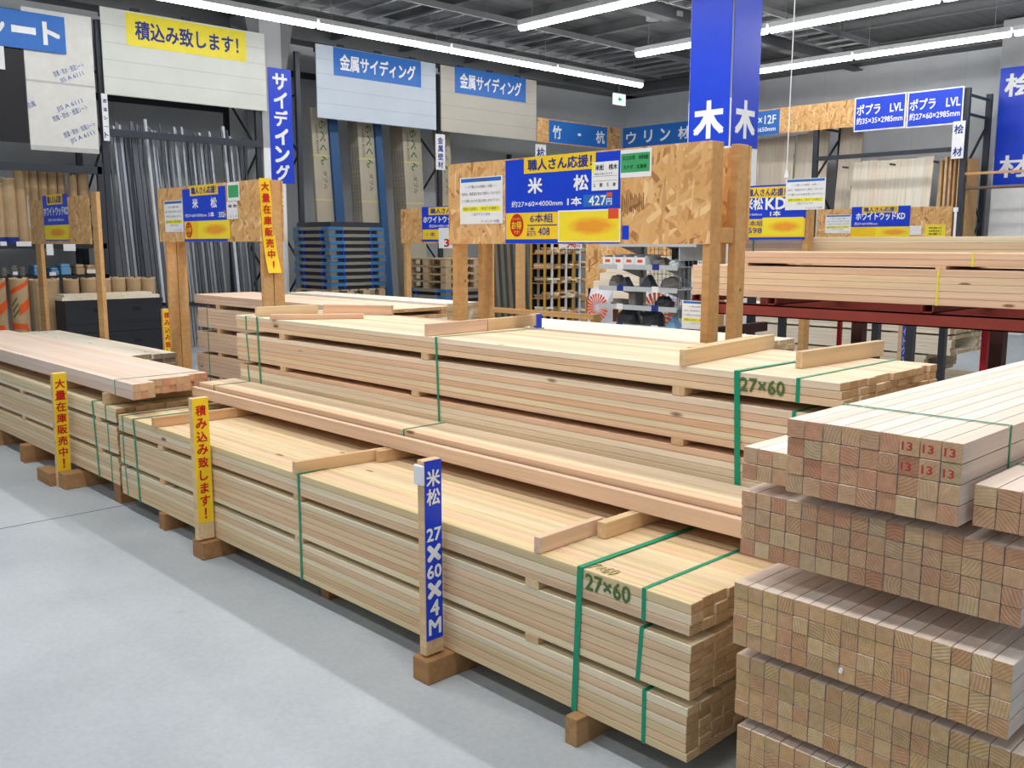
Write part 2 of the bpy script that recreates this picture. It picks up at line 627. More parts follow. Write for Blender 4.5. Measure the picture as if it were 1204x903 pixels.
class Face:
    """a flat side of something: '-Y' (seen from -Y, u = X) or '+X' (seen from +X, u = Y)"""

    def __init__(s, kind, w0):
        s.k, s.w = kind, w0
        if kind == '-Y':
            s.U, s.N = Vector((1, 0, 0)), Vector((0, -1, 0))
            s.o = Vector((0, w0, 0))
        else:
            s.U, s.N = Vector((0, 1, 0)), Vector((1, 0, 0))
            s.o = Vector((w0, 0, 0))
        s.V = Vector((0, 0, 1))

    def uv(s, px, py):
        p = at(px, py, Y=s.w) if s.k == '-Y' else at(px, py, X=s.w)
        return (p.x if s.k == '-Y' else p.y), p.z

    def rect(s, tl, br):
        u0, z1 = s.uv(*tl)
        u1, z0 = s.uv(*br)
        return u0, u1, z0, z1

    def card(s, mb, r, off, th=0.002, mi=0):
        u0, u1, z0, z1 = r
        if s.k == '-Y':
            mb.box(u0, u1, s.w - off - th, s.w - off, z0, z1, mi)
        else:
            mb.box(s.w + off, s.w + off + th, u0, u1, z0, z1, mi)
        return mb

    def disc(s, mb, cu, cz, ru, rz, off, th=0.002, n=28):
        vs = []
        for k_ in (off + th, off):
            for i in range(n):
                t = 2 * math.pi * i / n
                vs.append(s.o + s.U * (cu + ru * math.cos(t)) + s.V * (cz + rz * math.sin(t)) + s.N * k_)
        mb.add(vs, [tuple(range(n))] + [(i, n + i, n + (i + 1) % n, (i + 1) % n) for i in range(n)])
        return mb

    def text(s, mb, sx, r, off, bold=0.02, keep=False, mi=0):
        put_text(mb, sx, s.o, s.U, s.V, s.N, r[0], r[1], r[2], r[3], bold, keep, mi, off + 0.0008)
        return mb

    def vtext(s, mb, chars, r, off, bold=0.03, fill=0.8, small='', mi=0):
        put_vertical(mb, chars, s.o, s.U, s.V, s.N, r[0], r[1], r[2], r[3], bold, mi, fill, small, off + 0.0008)
        return mb


def sub(r, a0, a1, b0, b1):
    """part of rectangle r in fractions: a along u from the left, b downwards from the top"""
    u0, u1, z0, z1 = r
    return (u0 + (u1 - u0) * a0, u0 + (u1 - u0) * a1, z1 - (z1 - z0) * b1, z1 - (z1 - z0) * b0)


# ------------------------------------------------------------------ lumber helpers
RNG = random.Random(5)
_BM = {}


def board_mesh(L, wd, t, mats, c=0.0016):
    k = (round(L, 3), round(wd, 4), round(t, 4), mats[0].name, mats[1].name)
    if k not in _BM:
        lst = []
        for v in range(1):
            mb = MB().obox((0, 0, t / 2), (L, wd, t), None, 0, c if abs(wd - t) > 1e-4 else 0.0005, 1)
            me = bpy.data.meshes.new('board')
            me.from_pydata(mb.v, [], mb.f)
            for m_ in mats:
                me.materials.append(m_)
            me.polygons.foreach_set('material_index', mb.mi)
            lst.append(me)
        _BM[k] = lst
    return RNG.choice(_BM[k])


def strap_loop(mb, axis, pos, a0, a1, z0, z1, wd=0.014, th=0.0012, lean=0.0):
    """flat band round a bundle; axis = lengthwise axis of the bundle; lean shifts the lower run along it"""
    o, i = th, -0.0002
    ring = []
    for (e, sg) in ((o, 1), (i, 1)):
        r = [(a0 - e, z0 - e), (a1 + e, z0 - e), (a1 + e, z1 + e), (a0 - e, z1 + e)]
        ring.append(r)
    vs = []
    for r in ring:
        for (a, z) in r:
            for sd in (-wd / 2, wd / 2):
                p = pos + sd + (lean if z < (z0 + z1) / 2 else 0)
                vs.append((p, a, z) if axis == 'X' else (a, p, z))
    fs = []
    for k in range(4):
        n = (k + 1) % 4
        A, B, C_, D = 2 * k, 2 * k + 1, 2 * n + 1, 2 * n
        fs.append((A, B, C_, D))
        fs.append((8 + A, 8 + D, 8 + C_, 8 + B))
        fs.append((A, D, 8 + D, 8 + A))
        fs.append((B, 8 + B, 8 + C_, C_))
    mb.add(vs, fs)


def bundle(name, label, cat, group, axis, l0, a0, z0, L, wd, t, ncol, nrow, mats, jit=0.006, straps=(), hollow=False,
           strap_mat=None, gap=0.0014, skip=None, part='board', vjit=0.0, strap_w=0.014):
    """boards laid lengthwise along axis: l0 = start along it, a0 = first side of the other axis"""
    W = ncol * wd
    H = nrow * t
    base = Vector((l0 + L / 2, a0 + W / 2, z0)) if axis == 'X' else Vector((a0 + W / 2, l0 + L / 2, z0))
    e = thing(name, label, cat, base, group)
    for r in range(nrow):
        for c in range(ncol):
            if hollow and 0 < r < nrow - 1 and 0 < c < ncol - 1:
                continue
            if skip and skip(r, c):
                continue
            o = bpy.data.objects.new(part, board_mesh(L, wd - gap, t - gap, mats))
            COL.objects.link(o)
            o.parent = e
            j = RNG.uniform(-jit, jit)
            v = RNG.uniform(0, vjit)
            if axis == 'X':
                o.location = (j, -W / 2 + (c + 0.5) * wd, r * t)
            else:
                o.location = (-W / 2 + (c + 0.5) * wd, j, r * t)
                o.rotation_euler = (0, 0, math.pi / 2)
    for sp in straps:
        pos = sp if isinstance(sp, (int, float)) else sp[0]
        ln = 0.0 if isinstance(sp, (int, float)) else sp[1]
        mb = MB()
        strap_loop(mb, axis, pos, a0, a0 + W, z0, z0 + H, strap_w, lean=ln)
        s_ = mb.build('strap', strap_mat or TEAL, e)
        s_['label'] = 'plastic strap round the bundle'
    return e


def stick(label, p0, p1, wd, th, mat, group=None, name='spacer_stick', cat='wood stick'):
    """stick whose BOTTOM centre line runs p0..p1"""
    p0, p1 = Vector(p0), Vector(p1)
    d = p1 - p0
    rot = Matrix.Rotation(math.atan2(d.y, d.x), 3, 'Z')
    ctr = (p0 + p1) / 2
    mb = MB().obox((0, 0, th / 2), (d.length, wd, th), None, 0, 0.001)
    o = mb.build(name, mat, origin=(0, 0, 0))
    o.location = ctr
    o.rotation_euler = (0, 0, math.atan2(d.y, d.x))
    WLOC[o.name] = ctr
    return tag(o, label, cat, group)


# ------------------------------------------------------------------ the setting
XW, YW = -14.8, 18.0
structure('floor', MB().box(XW - 0.3, 4.5, -3.0, YW + 0.3, -0.12, 0.0), FLOORM)
structure('ceiling', MB().box(XW - 0.3, 4.5, -3.0, YW + 0.3, 5.25, 5.35), CEILM)
structure('wall_left', MB().box(XW - 0.2, XW, -3.0, YW + 0.2, 0.0, 5.25), WALL_LM)
structure('wall_right', MB().box(XW, 4.5, YW, YW + 0.2, 0.0, 5.25), WALL_RM)
# floor joints
FJ = plain('floor_joint', c8(120, 124, 128), 0.7)
p, q = at(0, 622, Z=0), at(150, 596, Z=0)
structure('trim_1', MB().box(p.x - 0.004, p.x + 0.004, -3.0, 9.0, 0.0, 0.0015), FJ, 'saw-cut joint across the concrete floor')
# roof beams
BEAMM = plain('beam_grey', c8(120, 122, 124), 0.7)
structure('trim_2', MB().box(XW, 4.5, YW - 0.42, YW, 5.2, 5.24).box(XW, 4.5, YW - 0.24, YW - 0.2, 4.98, 5.22).box(XW, 4.5, YW - 0.42, YW, 4.94, 4.99), BEAMM, 'steel wall beam above the right-hand wall')
structure('trim_3', MB().box(XW, XW + 0.42, -3, YW, 5.2, 5.24).box(XW + 0.2, XW + 0.24, -3, YW, 4.98, 5.22).box(XW, XW + 0.42, -3, YW, 4.94, 4.99), BEAMM, 'steel wall beam above the left-hand wall')
k = 4
for y in (3.0, 5.4, 7.8, 9.6, 11.1, 12.7, 14.2, 15.6):
    structure('trim_%d' % k, MB().box(XW, 4.5, y - 0.05, y + 0.05, 5.235, 5.25).box(XW, 4.5, y - 0.006, y + 0.006, 5.08, 5.24).box(XW, 4.5, y - 0.05, y + 0.05, 5.07, 5.085), BEAMM, 'purlin running under the dark ceiling')
    k += 1
for x in (-9.0, -3.0):
    structure('trim_%d' % k, MB().box(x - 0.1, x + 0.1, -3, YW, 5.05, 5.07).box(x - 0.1, x + 0.1, -3, YW, 4.86, 4.88).box(x - 0.012, x + 0.012, -3, YW, 4.88, 5.06), BEAMM, 'roof beam crossing under the dark ceiling')
    k += 1


def wrap_column(name, x0, x1, y0, y1, zsplit, label):
    e = thing(name, label, 'pillar', ((x0 + x1) / 2, (y0 + y1) / 2, 0))
    e['kind'] = 'structure'
    MB().box(x0, x1, y0, y1, 0, min(zsplit, 3.0)).build('white_casing', WHITE, e)
    MB().box(x0 + 0.002, x1 - 0.002, y0 + 0.002, y1 - 0.002, 3.0, zsplit).build('grey_shaft', plain('column_grey', c8(176, 178, 182), 0.6), e)
    return e


# tube lights ------------------------------------------------------
ZL = 4.53


def tube_light(c, axis, L, label, group):
    e = thing('ceiling_light', label, 'ceiling light', (c[0], c[1], c[2]), group)
    h = L / 2 - 0.015
    b = MB()
    if axis == 'X':
        b.box(c[0] - h, c[0] + h, c[1] - 0.06, c[1] + 0.06, c[2] + 0.012, c[2] + 0.09, 0, 0.008)
    else:
        b.box(c[0] - 0.06, c[0] + 0.06, c[1] - h, c[1] + h, c[2] + 0.012, c[2] + 0.09, 0, 0.008)
    b.build('housing', LAMPW, e)
    d = Vector((h - 0.02, 0, 0)) if axis == 'X' else Vector((0, h - 0.02, 0))
    v = Vector(c)
    MB().tube(v - d, v + d, 0.052, 12).build('tube', TUBE, e)
    for s_ in (-0.8, 0.8):
        q = v + (Vector((h * s_, 0, 0)) if axis == 'X' else Vector((0, h * s_, 0)))
        MB().tube(q + Vector((0, 0, 0.09)), (q.x, q.y, 5.25), 0.006, 6).build('hanger_rod', TRAYS, e)
    return e


ORD = ['first', 'second', 'third', 'fourth', 'fifth', 'sixth', 'seventh', 'eighth', 'ninth', 'tenth', 'eleventh', 'twelfth',
       'thirteenth', 'fourteenth', 'fifteenth', 'sixteenth', 'seventeenth', 'eighteenth', 'nineteenth', 'twentieth']
yE = at(755, 100, Z=ZL).y
xE = at(755, 100, Z=ZL).x
for i in range(5):
    tube_light((xE, yE - 1.2 - 2.4 * i, ZL), 'Y', 2.4, ORD[i] + ' white tube light from the far corner in the row along the left-hand wall', 'tube lights along the left-hand wall')
a = at(1003.8, 66.5, Z=ZL)
for i in range(-1, 3):
    tube_light((a.x + 1.2 + 2.4 * i, a.y, ZL), 'X', 2.4, ORD[i + 1] + ' white tube light from the blue pillar in the row nearest the right-hand wall', 'tube lights along the right-hand wall')
a = at(747.5, 63.8, Z=ZL)
for i in range(0, 4):
    tube_light((a.x + 1.2 + 2.4 * i, a.y, ZL), 'X', 2.4, ORD[i] + ' white tube light from the left in the middle row, passing behind the blue pillar', 'tube lights of the middle row')
a = at(610.5, 32.5, Z=ZL)
for i in range(0, 3):
    tube_light((a.x + 1.2 + 2.4 * i, a.y, ZL), 'X', 2.4, ORD[i] + ' white tube light from the left in the row hanging nearest over the lumber', 'tube lights nearest over the lumber')

# cable ladders under the ceiling


def ladder(y0, y1, x0, x1, z, label):
    m = MB()
    m.box(x0, x0 + 0.04, y0, y1, z, z + 0.09).box(x1 - 0.04, x1, y0, y1, z, z + 0.09)
    n = int((y1 - y0) / 0.42)
    for i in range(n):
        y = y0 + 0.2 + i * 0.42
        m.box(x0, x1, y, y + 0.045, z, z + 0.03)
    for i in range(3):
        y = y0 + (i + 0.5) * (y1 - y0) / 3
        for x in (x0 + 0.02, x1 - 0.02):
            m.tube((x, y, z + 0.05), (x, y, 5.25), 0.008, 6)
    return tag(m.build('cable_ladder', TRAYS), label, 'cable tray')


ladder(4.0, 16.2, -12.45, -11.05, 4.93, 'long grey ladder-like cable tray under the ceiling behind the left-hand light row')
ladder(9.0, 16.5, -8.6, -7.9, 4.93, 'short grey ladder-like cable tray under the ceiling left of the blue pillar')

for (px, py, lab) in ((768, 24, 'round white smoke detector left of the pair on the ceiling'), (796, 20, 'white box-shaped sensor on the ceiling beside the blue pillar')):
    c = at(px, py, Z=4.95)
    m = MB()
    m.tube((c.x, c.y, 4.95), (c.x, c.y, 5.02), 0.11 if px < 780 else 0.09, 16)
    m.tube((c.x, c.y, 5.02), (c.x, c.y, 5.25), 0.012, 6)
    tag(m.build('ceiling_sensor', LAMPW), lab, 'sensor')

# exit sign
F = Face('+X', -13.9)
r = F.rect((722, 109), (735.5, 124.5))
e = thing('exit_sign', 'small white exit sign with a green arrow high in the far corner', 'exit sign', (-13.9, (r[0] + r[1]) / 2, r[2]))
m = MB()
F.card(m, r, -0.04, 0.04)
m.build('sign_box', plain('lit_white', (0.9, 0.95, 0.93), emit=0.9), e)
cu, cz = (r[0] + r[1]) / 2, (r[2] + r[3]) / 2
sc = (r[3] - r[2]) * 0.28
m = MB()
pts = [(-1, 0), (0, 0.9), (0, 0.3), (1, 0.3), (1, -0.3), (0, -0.3), (0, -0.9)]
m.add([F.o + F.U * (cu + a_ * sc) + F.V * (cz + b_ * sc) + F.N * 0.002 for a_, b_ in pts], [(0, 2, 1), (0, 5, 2), (0, 6, 5), (2, 5, 4, 3)])
m.build('arrow', plain('exit_green', c8(30, 170, 110), 0.4, emit=0.7), e)
MB().box(-13.93, -13.91, cu - 0.01, cu + 0.01, r[3], 5.25).build('hanger', TRAYS, e)

# ------------------------------------------------------------------ front lumber stack
FX0, FX1, FY0, FY1 = -5.425, -1.425, 2.047, 2.767
G_F = 'strapped bundles of the front stack'
B27 = (PINE, PINE_E)
B27R = (FIR, PINE_E)
bundle('lumber_bundle', 'lowest bundle of 27×60 boards in the front stack, just above the floor', 'lumber bundle', G_F, 'X', FX0, FY0, 0.09, 4.0, 0.06, 0.027, 12, 6, B27,
       straps=((at(757, 840, Y=2.047).x, 0.0), (-5.36, 0.02)), jit=0.0035)
bundle('lumber_bundle', 'middle bundle of 27×60 boards in the front stack', 'lumber bundle', G_F, 'X', FX0 + 0.004, FY0, 0.277, 4.0, 0.06, 0.027, 12, 6, B27,
       straps=((at(754, 770, Y=2.047).x, -0.012), (-5.37, 0.0)), jit=0.0035)
top = bundle('lumber_bundle', 'topmost bundle of the front stack with the green 27×60 stamp', 'lumber bundle', G_F, 'X', FX0, FY0, 0.464, 4.0, 0.06, 0.0317, 12, 3, B27,
             straps=((at(757, 708, Y=2.047).x, 0.0), (-5.36, 0.0)), jit=0.005)
F = Face('-Y', FY0)
m = MB()
r = F.rect((689, 677.5), (741, 701))
F.text(m, '27×60', (r[0], r[1], 0.498, 0.548), 0.0008, 0.02)
o_ = m.build('size_stamp', plain('stamp_green', c8(84, 118, 66), 0.7), top)
o_['label'] = 'green stencilled 27×60 on the board edges'
m = MB()
a, b = at(697, 667, Z=0.5595), at(752, 694, Z=0.5595)
put_text(m, '27×60', Vector((0, 2.062, 0.559)), Vector((1, 0, 0)), Vector((0, 1, 0)), Vector((0, 0, 1)), -1.845, -1.72, 0.0, 0.05, 0.01, False, 0, 0.001)
m.build('faint_stamp', plain('faded_green', c8(170, 164, 112), 0.7), top)

# big straps round all three bundles
for (xp, ln, lab, wd_) in ((at(683, 668, Y=2.047).x, -0.02, 'wide green strap around the whole front stack near its right end', 0.022), (-5.2, 0.03, 'green strap around the whole front stack near its left end', 0.016),
                           (-3.45, 0.0, 'green strap around the middle of the front stack', 0.014)):
    m = MB()
    strap_loop(m, 'X', xp, FY0 - 0.003, FY1 + 0.003, 0.088, 0.5615, wd_, 0.0012, ln)
    tag(m.build('strap', TEAL), lab, 'strap', 'straps around whole stacks')

# spacers between bundles of the front stack
for (z, lev) in ((0.252, 'lower'), (0.439, 'upper')):
    for (x, wh) in ((-5.1, 'farthest'), (-4.86, 'second farthest'), (-3.47, 'middle'), (-2.04, 'nearest')):
        if wh == 'farthest':
            continue
        nm = {'second farthest': 'left-hand', 'middle': 'middle', 'nearest': 'right-hand'}[wh]
        stick('%s spacer stick in the %s gap of the front stack' % (nm, lev), (x, FY0 - 0.001, z), (x, FY1, z), 0.06, 0.025, STICK, 'spacer sticks in the front stack')
# bearers on the floor
for (x0, x1, lab) in ((-1.845, -1.797, 'right-hand wooden bearer under the front stack near its open end'), (-4.89, -4.82, 'wooden bearer under the front stack left of the tall yellow signpost'),
                      (-3.42, -3.36, 'wooden bearer in the shade under the middle of the front stack')):
    y0 = 2.0 if x0 > -3 else 2.03
    if x0 > -3.5 and x0 < -3.0: y0 = 2.12
    stick(lab, ((x0 + x1) / 2, y0, 0), ((x0 + x1) / 2, FY1, 0), x1 - x0, 0.09, BEAR, 'floor bearers of the front stack', 'floor_bearer', 'bearer')

# sticks lying on top of the front stack
ZT = 0.5595
stick('flat-ended stick lying across the front stack under the long bundle, middle one of three', (-3.47, 2.035, ZT), (-3.43, 2.50, ZT), 0.027, 0.052, STICK, 'sticks on the front stack')
stick('reddish stick at the open end of the front stack lying under the long bundle', (-2.015, 2.045, ZT), (-2.025, 2.36, ZT), 0.027, 0.053, ROSE, 'sticks on the front stack')
stick('paler thick stick on the front stack right beside the reddish stick', (-1.975, 2.31, ZT), (-1.985, 2.78, ZT), 0.036, 0.055, STICK, 'sticks on the front stack')
stick('far stick across the front stack behind the tall yellow signpost', (-4.90, 2.03, ZT), (-4.87, 2.70, ZT), 0.03, 0.052, STICK, 'sticks on the front stack')
stick('hidden-end stick carrying the long bundle on the middle of the front stack', (-3.395, 2.42, ZT), (-3.375, 2.79, ZT), 0.03, 0.052, STICK, 'sticks on the front stack')

# long bundle lying over the back of the front stack and the loose board in front of it
bundle('lumber_bundle', 'narrow four-board-wide bundle lying along the back of the front stack', 'lumber bundle', None, 'X', -5.395, 2.535, 0.6155, 4.0, 0.06, 0.0285, 4, 3, B27R,
       straps=(-5.2, -3.35), jit=0.006, strap_w=0.01)
mb = MB().obox((0, 0, 0), (4.0, 0.027, 0.06), None, 0, 0.0015, 1)
o_ = mb.build('loose_board', [ROSE, PINE_E], origin=(0, 0, 0))
o_.location = (-3.405, 2.505, 0.6155 + 0.03)
tag(o_, 'single long board standing on edge in front of the narrow upper bundle', 'board')

# ------------------------------------------------------------------ rear (upper) lumber stack
UX0, UY0 = -5.396, 2.797
G_U = 'strapped bundles of the rear stack'
ub = bundle('lumber_bundle', 'topmost three-board-thick bundle of the rear stack, stamped 27×60', 'lumber bundle', G_U, 'X', UX0, UY0, 1.0145, 4.0, 0.06, 0.027, 12, 3, B27R,
            straps=((at(938.7, 447, Y=2.797).x, 0.0), (-5.27, 0.0)), jit=0.011)
F = Face('-Y', UY0)
r = F.rect((871, 446), (922, 470))
m = MB()
F.text(m, '27×60', (r[0], r[1], 1.03, 1.078), 0.0008, 0.02)
m.build('size_stamp', plain('stamp_green', c8(84, 118, 66), 0.7), ub)
bundle('lumber_bundle', 'second bundle from the top of the rear stack', 'lumber bundle', G_U, 'X', UX0, UY0, 0.821, 4.0, 0.06, 0.027, 12, 6, B27R, straps=((at(934, 480, Y=2.797).x, 0.0), (-5.27, 0.02)), jit=0.007)
bundle('lumber_bundle', 'third bundle from the top of the rear stack, behind the loose long board', 'lumber bundle', G_U, 'X', UX0 + 0.03, UY0, 0.634, 4.0, 0.06, 0.027, 12, 6, B27R, straps=((at(934, 480, Y=2.797).x, 0.0), (-5.27, 0.02)), jit=0.007)
bundle('lumber_bundle', 'second lowest bundle of the rear stack, mostly behind the front stack', 'lumber bundle', G_U, 'X', UX0 + 0.02, UY0, 0.362, 4.0, 0.06, 0.0405, 12, 6, B27R, hollow=True, jit=0.007)
bundle('lumber_bundle', 'lowest bundle of the rear stack, mostly behind the front stack', 'lumber bundle', G_U, 'X', UX0 + 0.02, UY0, 0.09, 4.0, 0.06, 0.0405, 12, 6, B27R, hollow=True, jit=0.007)
for x in (-4.9, -3.4, -1.9):
    stick('%s bearer on the floor under the rear stack' % {-4.9: 'far', -3.4: 'middle', -1.9: 'near'}[x], (x, UY0 + 0.01, 0), (x, UY0 + 0.71, 0), 0.09, 0.09, BEAR, 'floor bearers of the rear stack', 'floor_bearer', 'bearer')
for (z, th, lev) in ((0.333, 0.029, 'lowest'), (0.605, 0.029, 'second lowest'), (0.796, 0.025, 'second'), (0.983, 0.0315, 'top')):
    for (x, nm) in ((-4.85, 'left-hand'), (-3.6, 'middle'), (-2.03, 'right-hand')):
        xx = x + (0.0 if lev != 'top' else 0.08 if nm == 'middle' else 0)
        stick('%s spacer stick in the %s gap of the rear stack' % (nm, lev), (xx, UY0 - 0.001, z), (xx, UY0 + 0.72, z), 0.055, th, STICK, 'spacer sticks in the rear stack')
for (xp, lab, wd_) in ((at(867, 440, Y=2.797).x, 'wide green strap around the rear stack beside its 27×60 stamp', 0.022), (-5.13, 'green strap around the rear stack at its left end', 0.015), (-3.43, 'thin green strap around the middle of the rear stack', 0.012)):
    m = MB()
    strap_loop(m, 'X', xp, UY0 - 0.003, UY0 + 0.723, 0.632, 1.0975, wd_, 0.0012, 0.02)
    tag(m.build('strap', TEAL), lab, 'strap', 'straps around whole stacks')
ZU = 1.0955
stick('pair-length stick across the rear stack in front of the right signposts', (-2.01, 2.79, ZU), (-2.10, 3.55, ZU), 0.027, 0.058, STICK, 'sticks on the rear stack')
stick('short stick lying behind the long one near the right signposts', (-2.09, 2.95, ZU), (-2.16, 3.5, ZU), 0.027, 0.05, STICK, 'sticks on the rear stack')
stick('stick lying across the rear stack at its open end between two green straps', (-1.68, 3.03, ZU), (-1.655, 3.62, ZU), 0.028, 0.06, STICK, 'sticks on the rear stack')
stick('reddish half of the stick across the middle of the rear stack', (-3.52, 2.81, ZU), (-3.55, 3.22, ZU), 0.028, 0.058, ROSE, 'sticks on the rear stack')
stick('yellowish far half of the stick across the middle of the rear stack', (-3.55, 3.225, ZU), (-3.575, 3.60, ZU), 0.028, 0.058, STICK, 'sticks on the rear stack')
stick('greyish stick on edge at the left end of the rear stack', (-5.22, 2.84, ZU), (-5.20, 3.26, ZU), 0.028, 0.055, PINE, 'sticks on the rear stack')
stick('stick with a dark knot lying behind the left signpost on the rear stack', (-5.12, 3.26, ZU), (-4.72, 3.50, ZU), 0.035, 0.058, ROSE, 'sticks on the rear stack')
stick('flat reddish stick lying aslant on the left end of the rear stack', (-4.95, 2.785, ZU), (-4.63, 3.22, ZU), 0.06, 0.027, ROSE, 'sticks on the rear stack')

# ------------------------------------------------------------------ left lumber stack
LX0, LY0 = -9.465, 2.05
G_L = 'strapped bundles of the left stack'
bundle('lumber_bundle', 'lowest bundle of the left stack behind the leaning yellow signpost', 'lumber bundle', G_L, 'X', LX0, LY0, 0.125, 4.0, 0.06, 0.027, 12, 6, B27, straps=((-5.58, 0.0),), jit=0.007)
bundle('lumber_bundle', 'middle bundle of the left stack', 'lumber bundle', G_L, 'X', LX0, LY0, 0.312, 4.0, 0.06, 0.027, 12, 6, B27, straps=((-5.6, 0.0),), jit=0.007)
bundle('lumber_bundle', 'upper bundle of the left stack, under the overhanging top bundle', 'lumber bundle', G_L, 'X', LX0, LY0, 0.50, 4.0, 0.06, 0.0285, 12, 3, B27, straps=((-5.62, 0.0),), jit=0.008)
m = MB()
strap_loop(m, 'X', -5.82, LY0 - 0.003, LY0 + 0.723, 0.123, 0.588, 0.016, 0.0012, 0.04)
tag(m.build('strap', TEAL), 'green strap around the near end of the left stack', 'strap', 'straps around whole stacks')
for (z, lev, th) in ((0.287, 'lower', 0.025), (0.474, 'upper', 0.026)):
    for (x, nm) in ((-8.9, 'far'), (-7.2, 'middle'), (-5.75, 'near')):
        stick('%s spacer stick in the %s gap of the left stack' % (nm, lev), (x, LY0 - 0.001, z), (x, LY0 + 0.72, z), 0.06, th, STICK, 'spacer sticks in the left stack')
ZLt = 0.5855
for (x, y0, lab) in ((-6.48, 2.03, 'stick end on the left stack showing left of the leaning yellow signpost'), (-5.66, 2.06, 'stick carrying the overhanging top bundle near the end of the left stack'), (-8.6, 2.08, 'far stick carrying the overhanging top bundle of the left stack')):
    stick(lab, (x, y0, ZLt), (x, LY0 + 0.7, ZLt), 0.05, 0.069, STICK, 'sticks on the left stack')
gb = bundle('lumber_bundle', 'whitish overhanging bundle of square timber on top of the left stack', 'lumber bundle', None, 'X', -9.45, 2.08, 0.656, 4.0, 0.045, 0.045, 12, 2, (CREAMSQ, SQ_E), straps=((-5.53, 0.0),), jit=0.012, strap_w=0.008, gap=0.001)
for o_ in gb.children:
    if o_.name.startswith('board'):
        if o_.location.y < -0.15:
            o_.location.x += 0.17
        elif o_.location.y < 0.12:
            o_.location.x += 0.05
bear = [(at(38, 540, Z=0).x, 'left-hand bearer on the floor under the left stack'), (at(-8, 522, Z=0).x, 'bearer at the left edge of the photo under the left stack'), (-5.62, 'bearer on the floor under the near end of the left stack')]
for x, lab in bear:
    stick(lab, (x + 0.05, 1.99 if x < -5.7 else 2.07, 0), (x + 0.05, 2.75, 0), 0.10, 0.125, BEAR, 'floor bearers of the left stack', 'floor_bearer', 'bearer')

# ------------------------------------------------------------------ signposts along the front


def signpost(label, x, y0, z0, z1, wd, th, face_mat, text, tcol, zb, lean=0.0, tiltx=0.0, small='', fill=0.78, tag_box=False, nx0=None, bearer=None, side_block=None):
    e = thing('sign_post', label, 'signpost', (x, y0, 0))
    H = z1 - z0
    rot = Matrix.Rotation(lean, 3, 'X') @ Matrix.Rotation(tiltx, 3, 'Y')
    ctr = Vector((x, y0 + wd / 2, z0)) + rot @ Vector((0, 0, H / 2))
    m = MB().obox(ctr, (th, wd, H), rot, 0, 0.002)
    m.build('post', STICK, e)
    # coloured face on the +X side
    def P(yy, zz, off):
        return Vector((x, y0 + wd / 2, z0)) + rot @ Vector((th / 2 + off, yy, zz))
    hw = wd / 2 - 0.002
    m = MB()
    vs = [P(yy, zz, off) for off in (0.0002, 0.0022) for (yy, zz) in ((-hw, zb), (hw, zb), (hw, H - 0.002), (-hw, H - 0.002))]
    m.add(vs, [(4, 5, 6, 7), (0, 1, 5, 4), (1, 2, 6, 5), (2, 3, 7, 6), (3, 0, 4, 7), (3, 2, 1, 0)])
    fp = m.build('sign_strip', face_mat, e)
    m = MB()
    put_vertical(m, text, P(0, 0, 0.0022), rot @ Vector((0, 1, 0)), rot @ Vector((0, 0, 1)), rot @ Vector((1, 0, 0)), -hw, hw, zb + 0.015, H - 0.03, 0.03, 0, fill, small, 0.0009)
    m.build('lettering', tcol, fp)
    if tag_box:
        MB().obox(P(-wd / 2 - 0.006, H - 0.05, -th / 2), (0.05, 0.012, 0.07), rot, 0, 0.003).build('white_clip', PAPER, e)
    if bearer:
        bx0, bx1, by0, by1, bz = bearer
        MB().box(bx0, bx1, by0, by1, 0, bz, 0, 0.004).build('foot_beam', BEAR, e)
    if side_block:
        MB().box(*side_block, 0, 0.004).build('side_block', BEAR, e)
    return e


signpost('blue signpost reading 米松 27×60×4M in front of the front stack', -2.478, 1.943, 0.095, 0.80, 0.078, 0.036, BLUE,
         ['米', '松', ' ', '27', '×', '60', '×', '4', 'M'], WHITE, 0.055, fill=0.84, small='', tag_box=True, bearer=(-2.52, -2.432, 1.928, 2.72, 0.088))
signpost('tall yellow signpost reading 積み込み致します！ at the front stack', -4.27, 1.955, 0.095, 0.80, 0.085, 0.036, YEL,
         list('積み込み致します！'), RED, 0.085, bearer=(-4.33, -4.22, 1.958, 2.72, 0.088))
signpost('leaning yellow signpost reading 大量在庫販売中！ before the left stack', -6.215, 1.935, 0.0, 0.735, 0.085, 0.034, YEL,
         list('大量在庫販売中！'), RED, 0.10, lean=0.0, tiltx=0.06, bearer=(-6.19, -6.08, 1.94, 2.72, 0.10), side_block=(-6.48, -6.24, 1.9, 1.99, 0, 0.085))

# ------------------------------------------------------------------ big sign stands (strand board on double posts)


def notice(F, parent, r, off, name='notice_paper', hl=0.62):
    m = MB()
    F.card(m, r, off, 0.0015)
    p_ = m.build(name, PAPER, parent)
    m = MB()
    F.card(m, sub(r, 0.03, 0.97, 0.02, 0.10), off + 0.0015, 0.0004)
    m.build('blue_heading', SKY, p_)
    m = MB()
    F.card(m, sub(r, 0.05, 0.95, hl, hl + 0.12), off + 0.0015, 0.0004)
    m.build('yellow_highlight', HILITE, p_)
    m = MB()
    rows = ['お客様各位', '～ バラ購入のお客様へ お願い ～', '当店は、販売品を束ねて陳列しております', 'バラ購入はその旨お申し付け下さい', '端数の品物は、1束までの価格で', 'ご協力下さいませ', 'ホームセンター木材館']
    for i, tx in enumerate(rows):
        b0 = (0.025, 0.17, 0.32, 0.47, hl + 0.02, 0.76, 0.91)[i]
        wd = (0.3, 0.74, 0.9, 0.9, 0.84, 0.44, 0.42)[i]
        c0 = 0.5 if i < 6 else 0.72
        F.text(m, tx, sub(r, c0 - wd / 2, c0 + wd / 2, b0, b0 + 0.065), off + 0.002, 0.0)
    m.build('lettering', GREYINK, p_)
    return p_


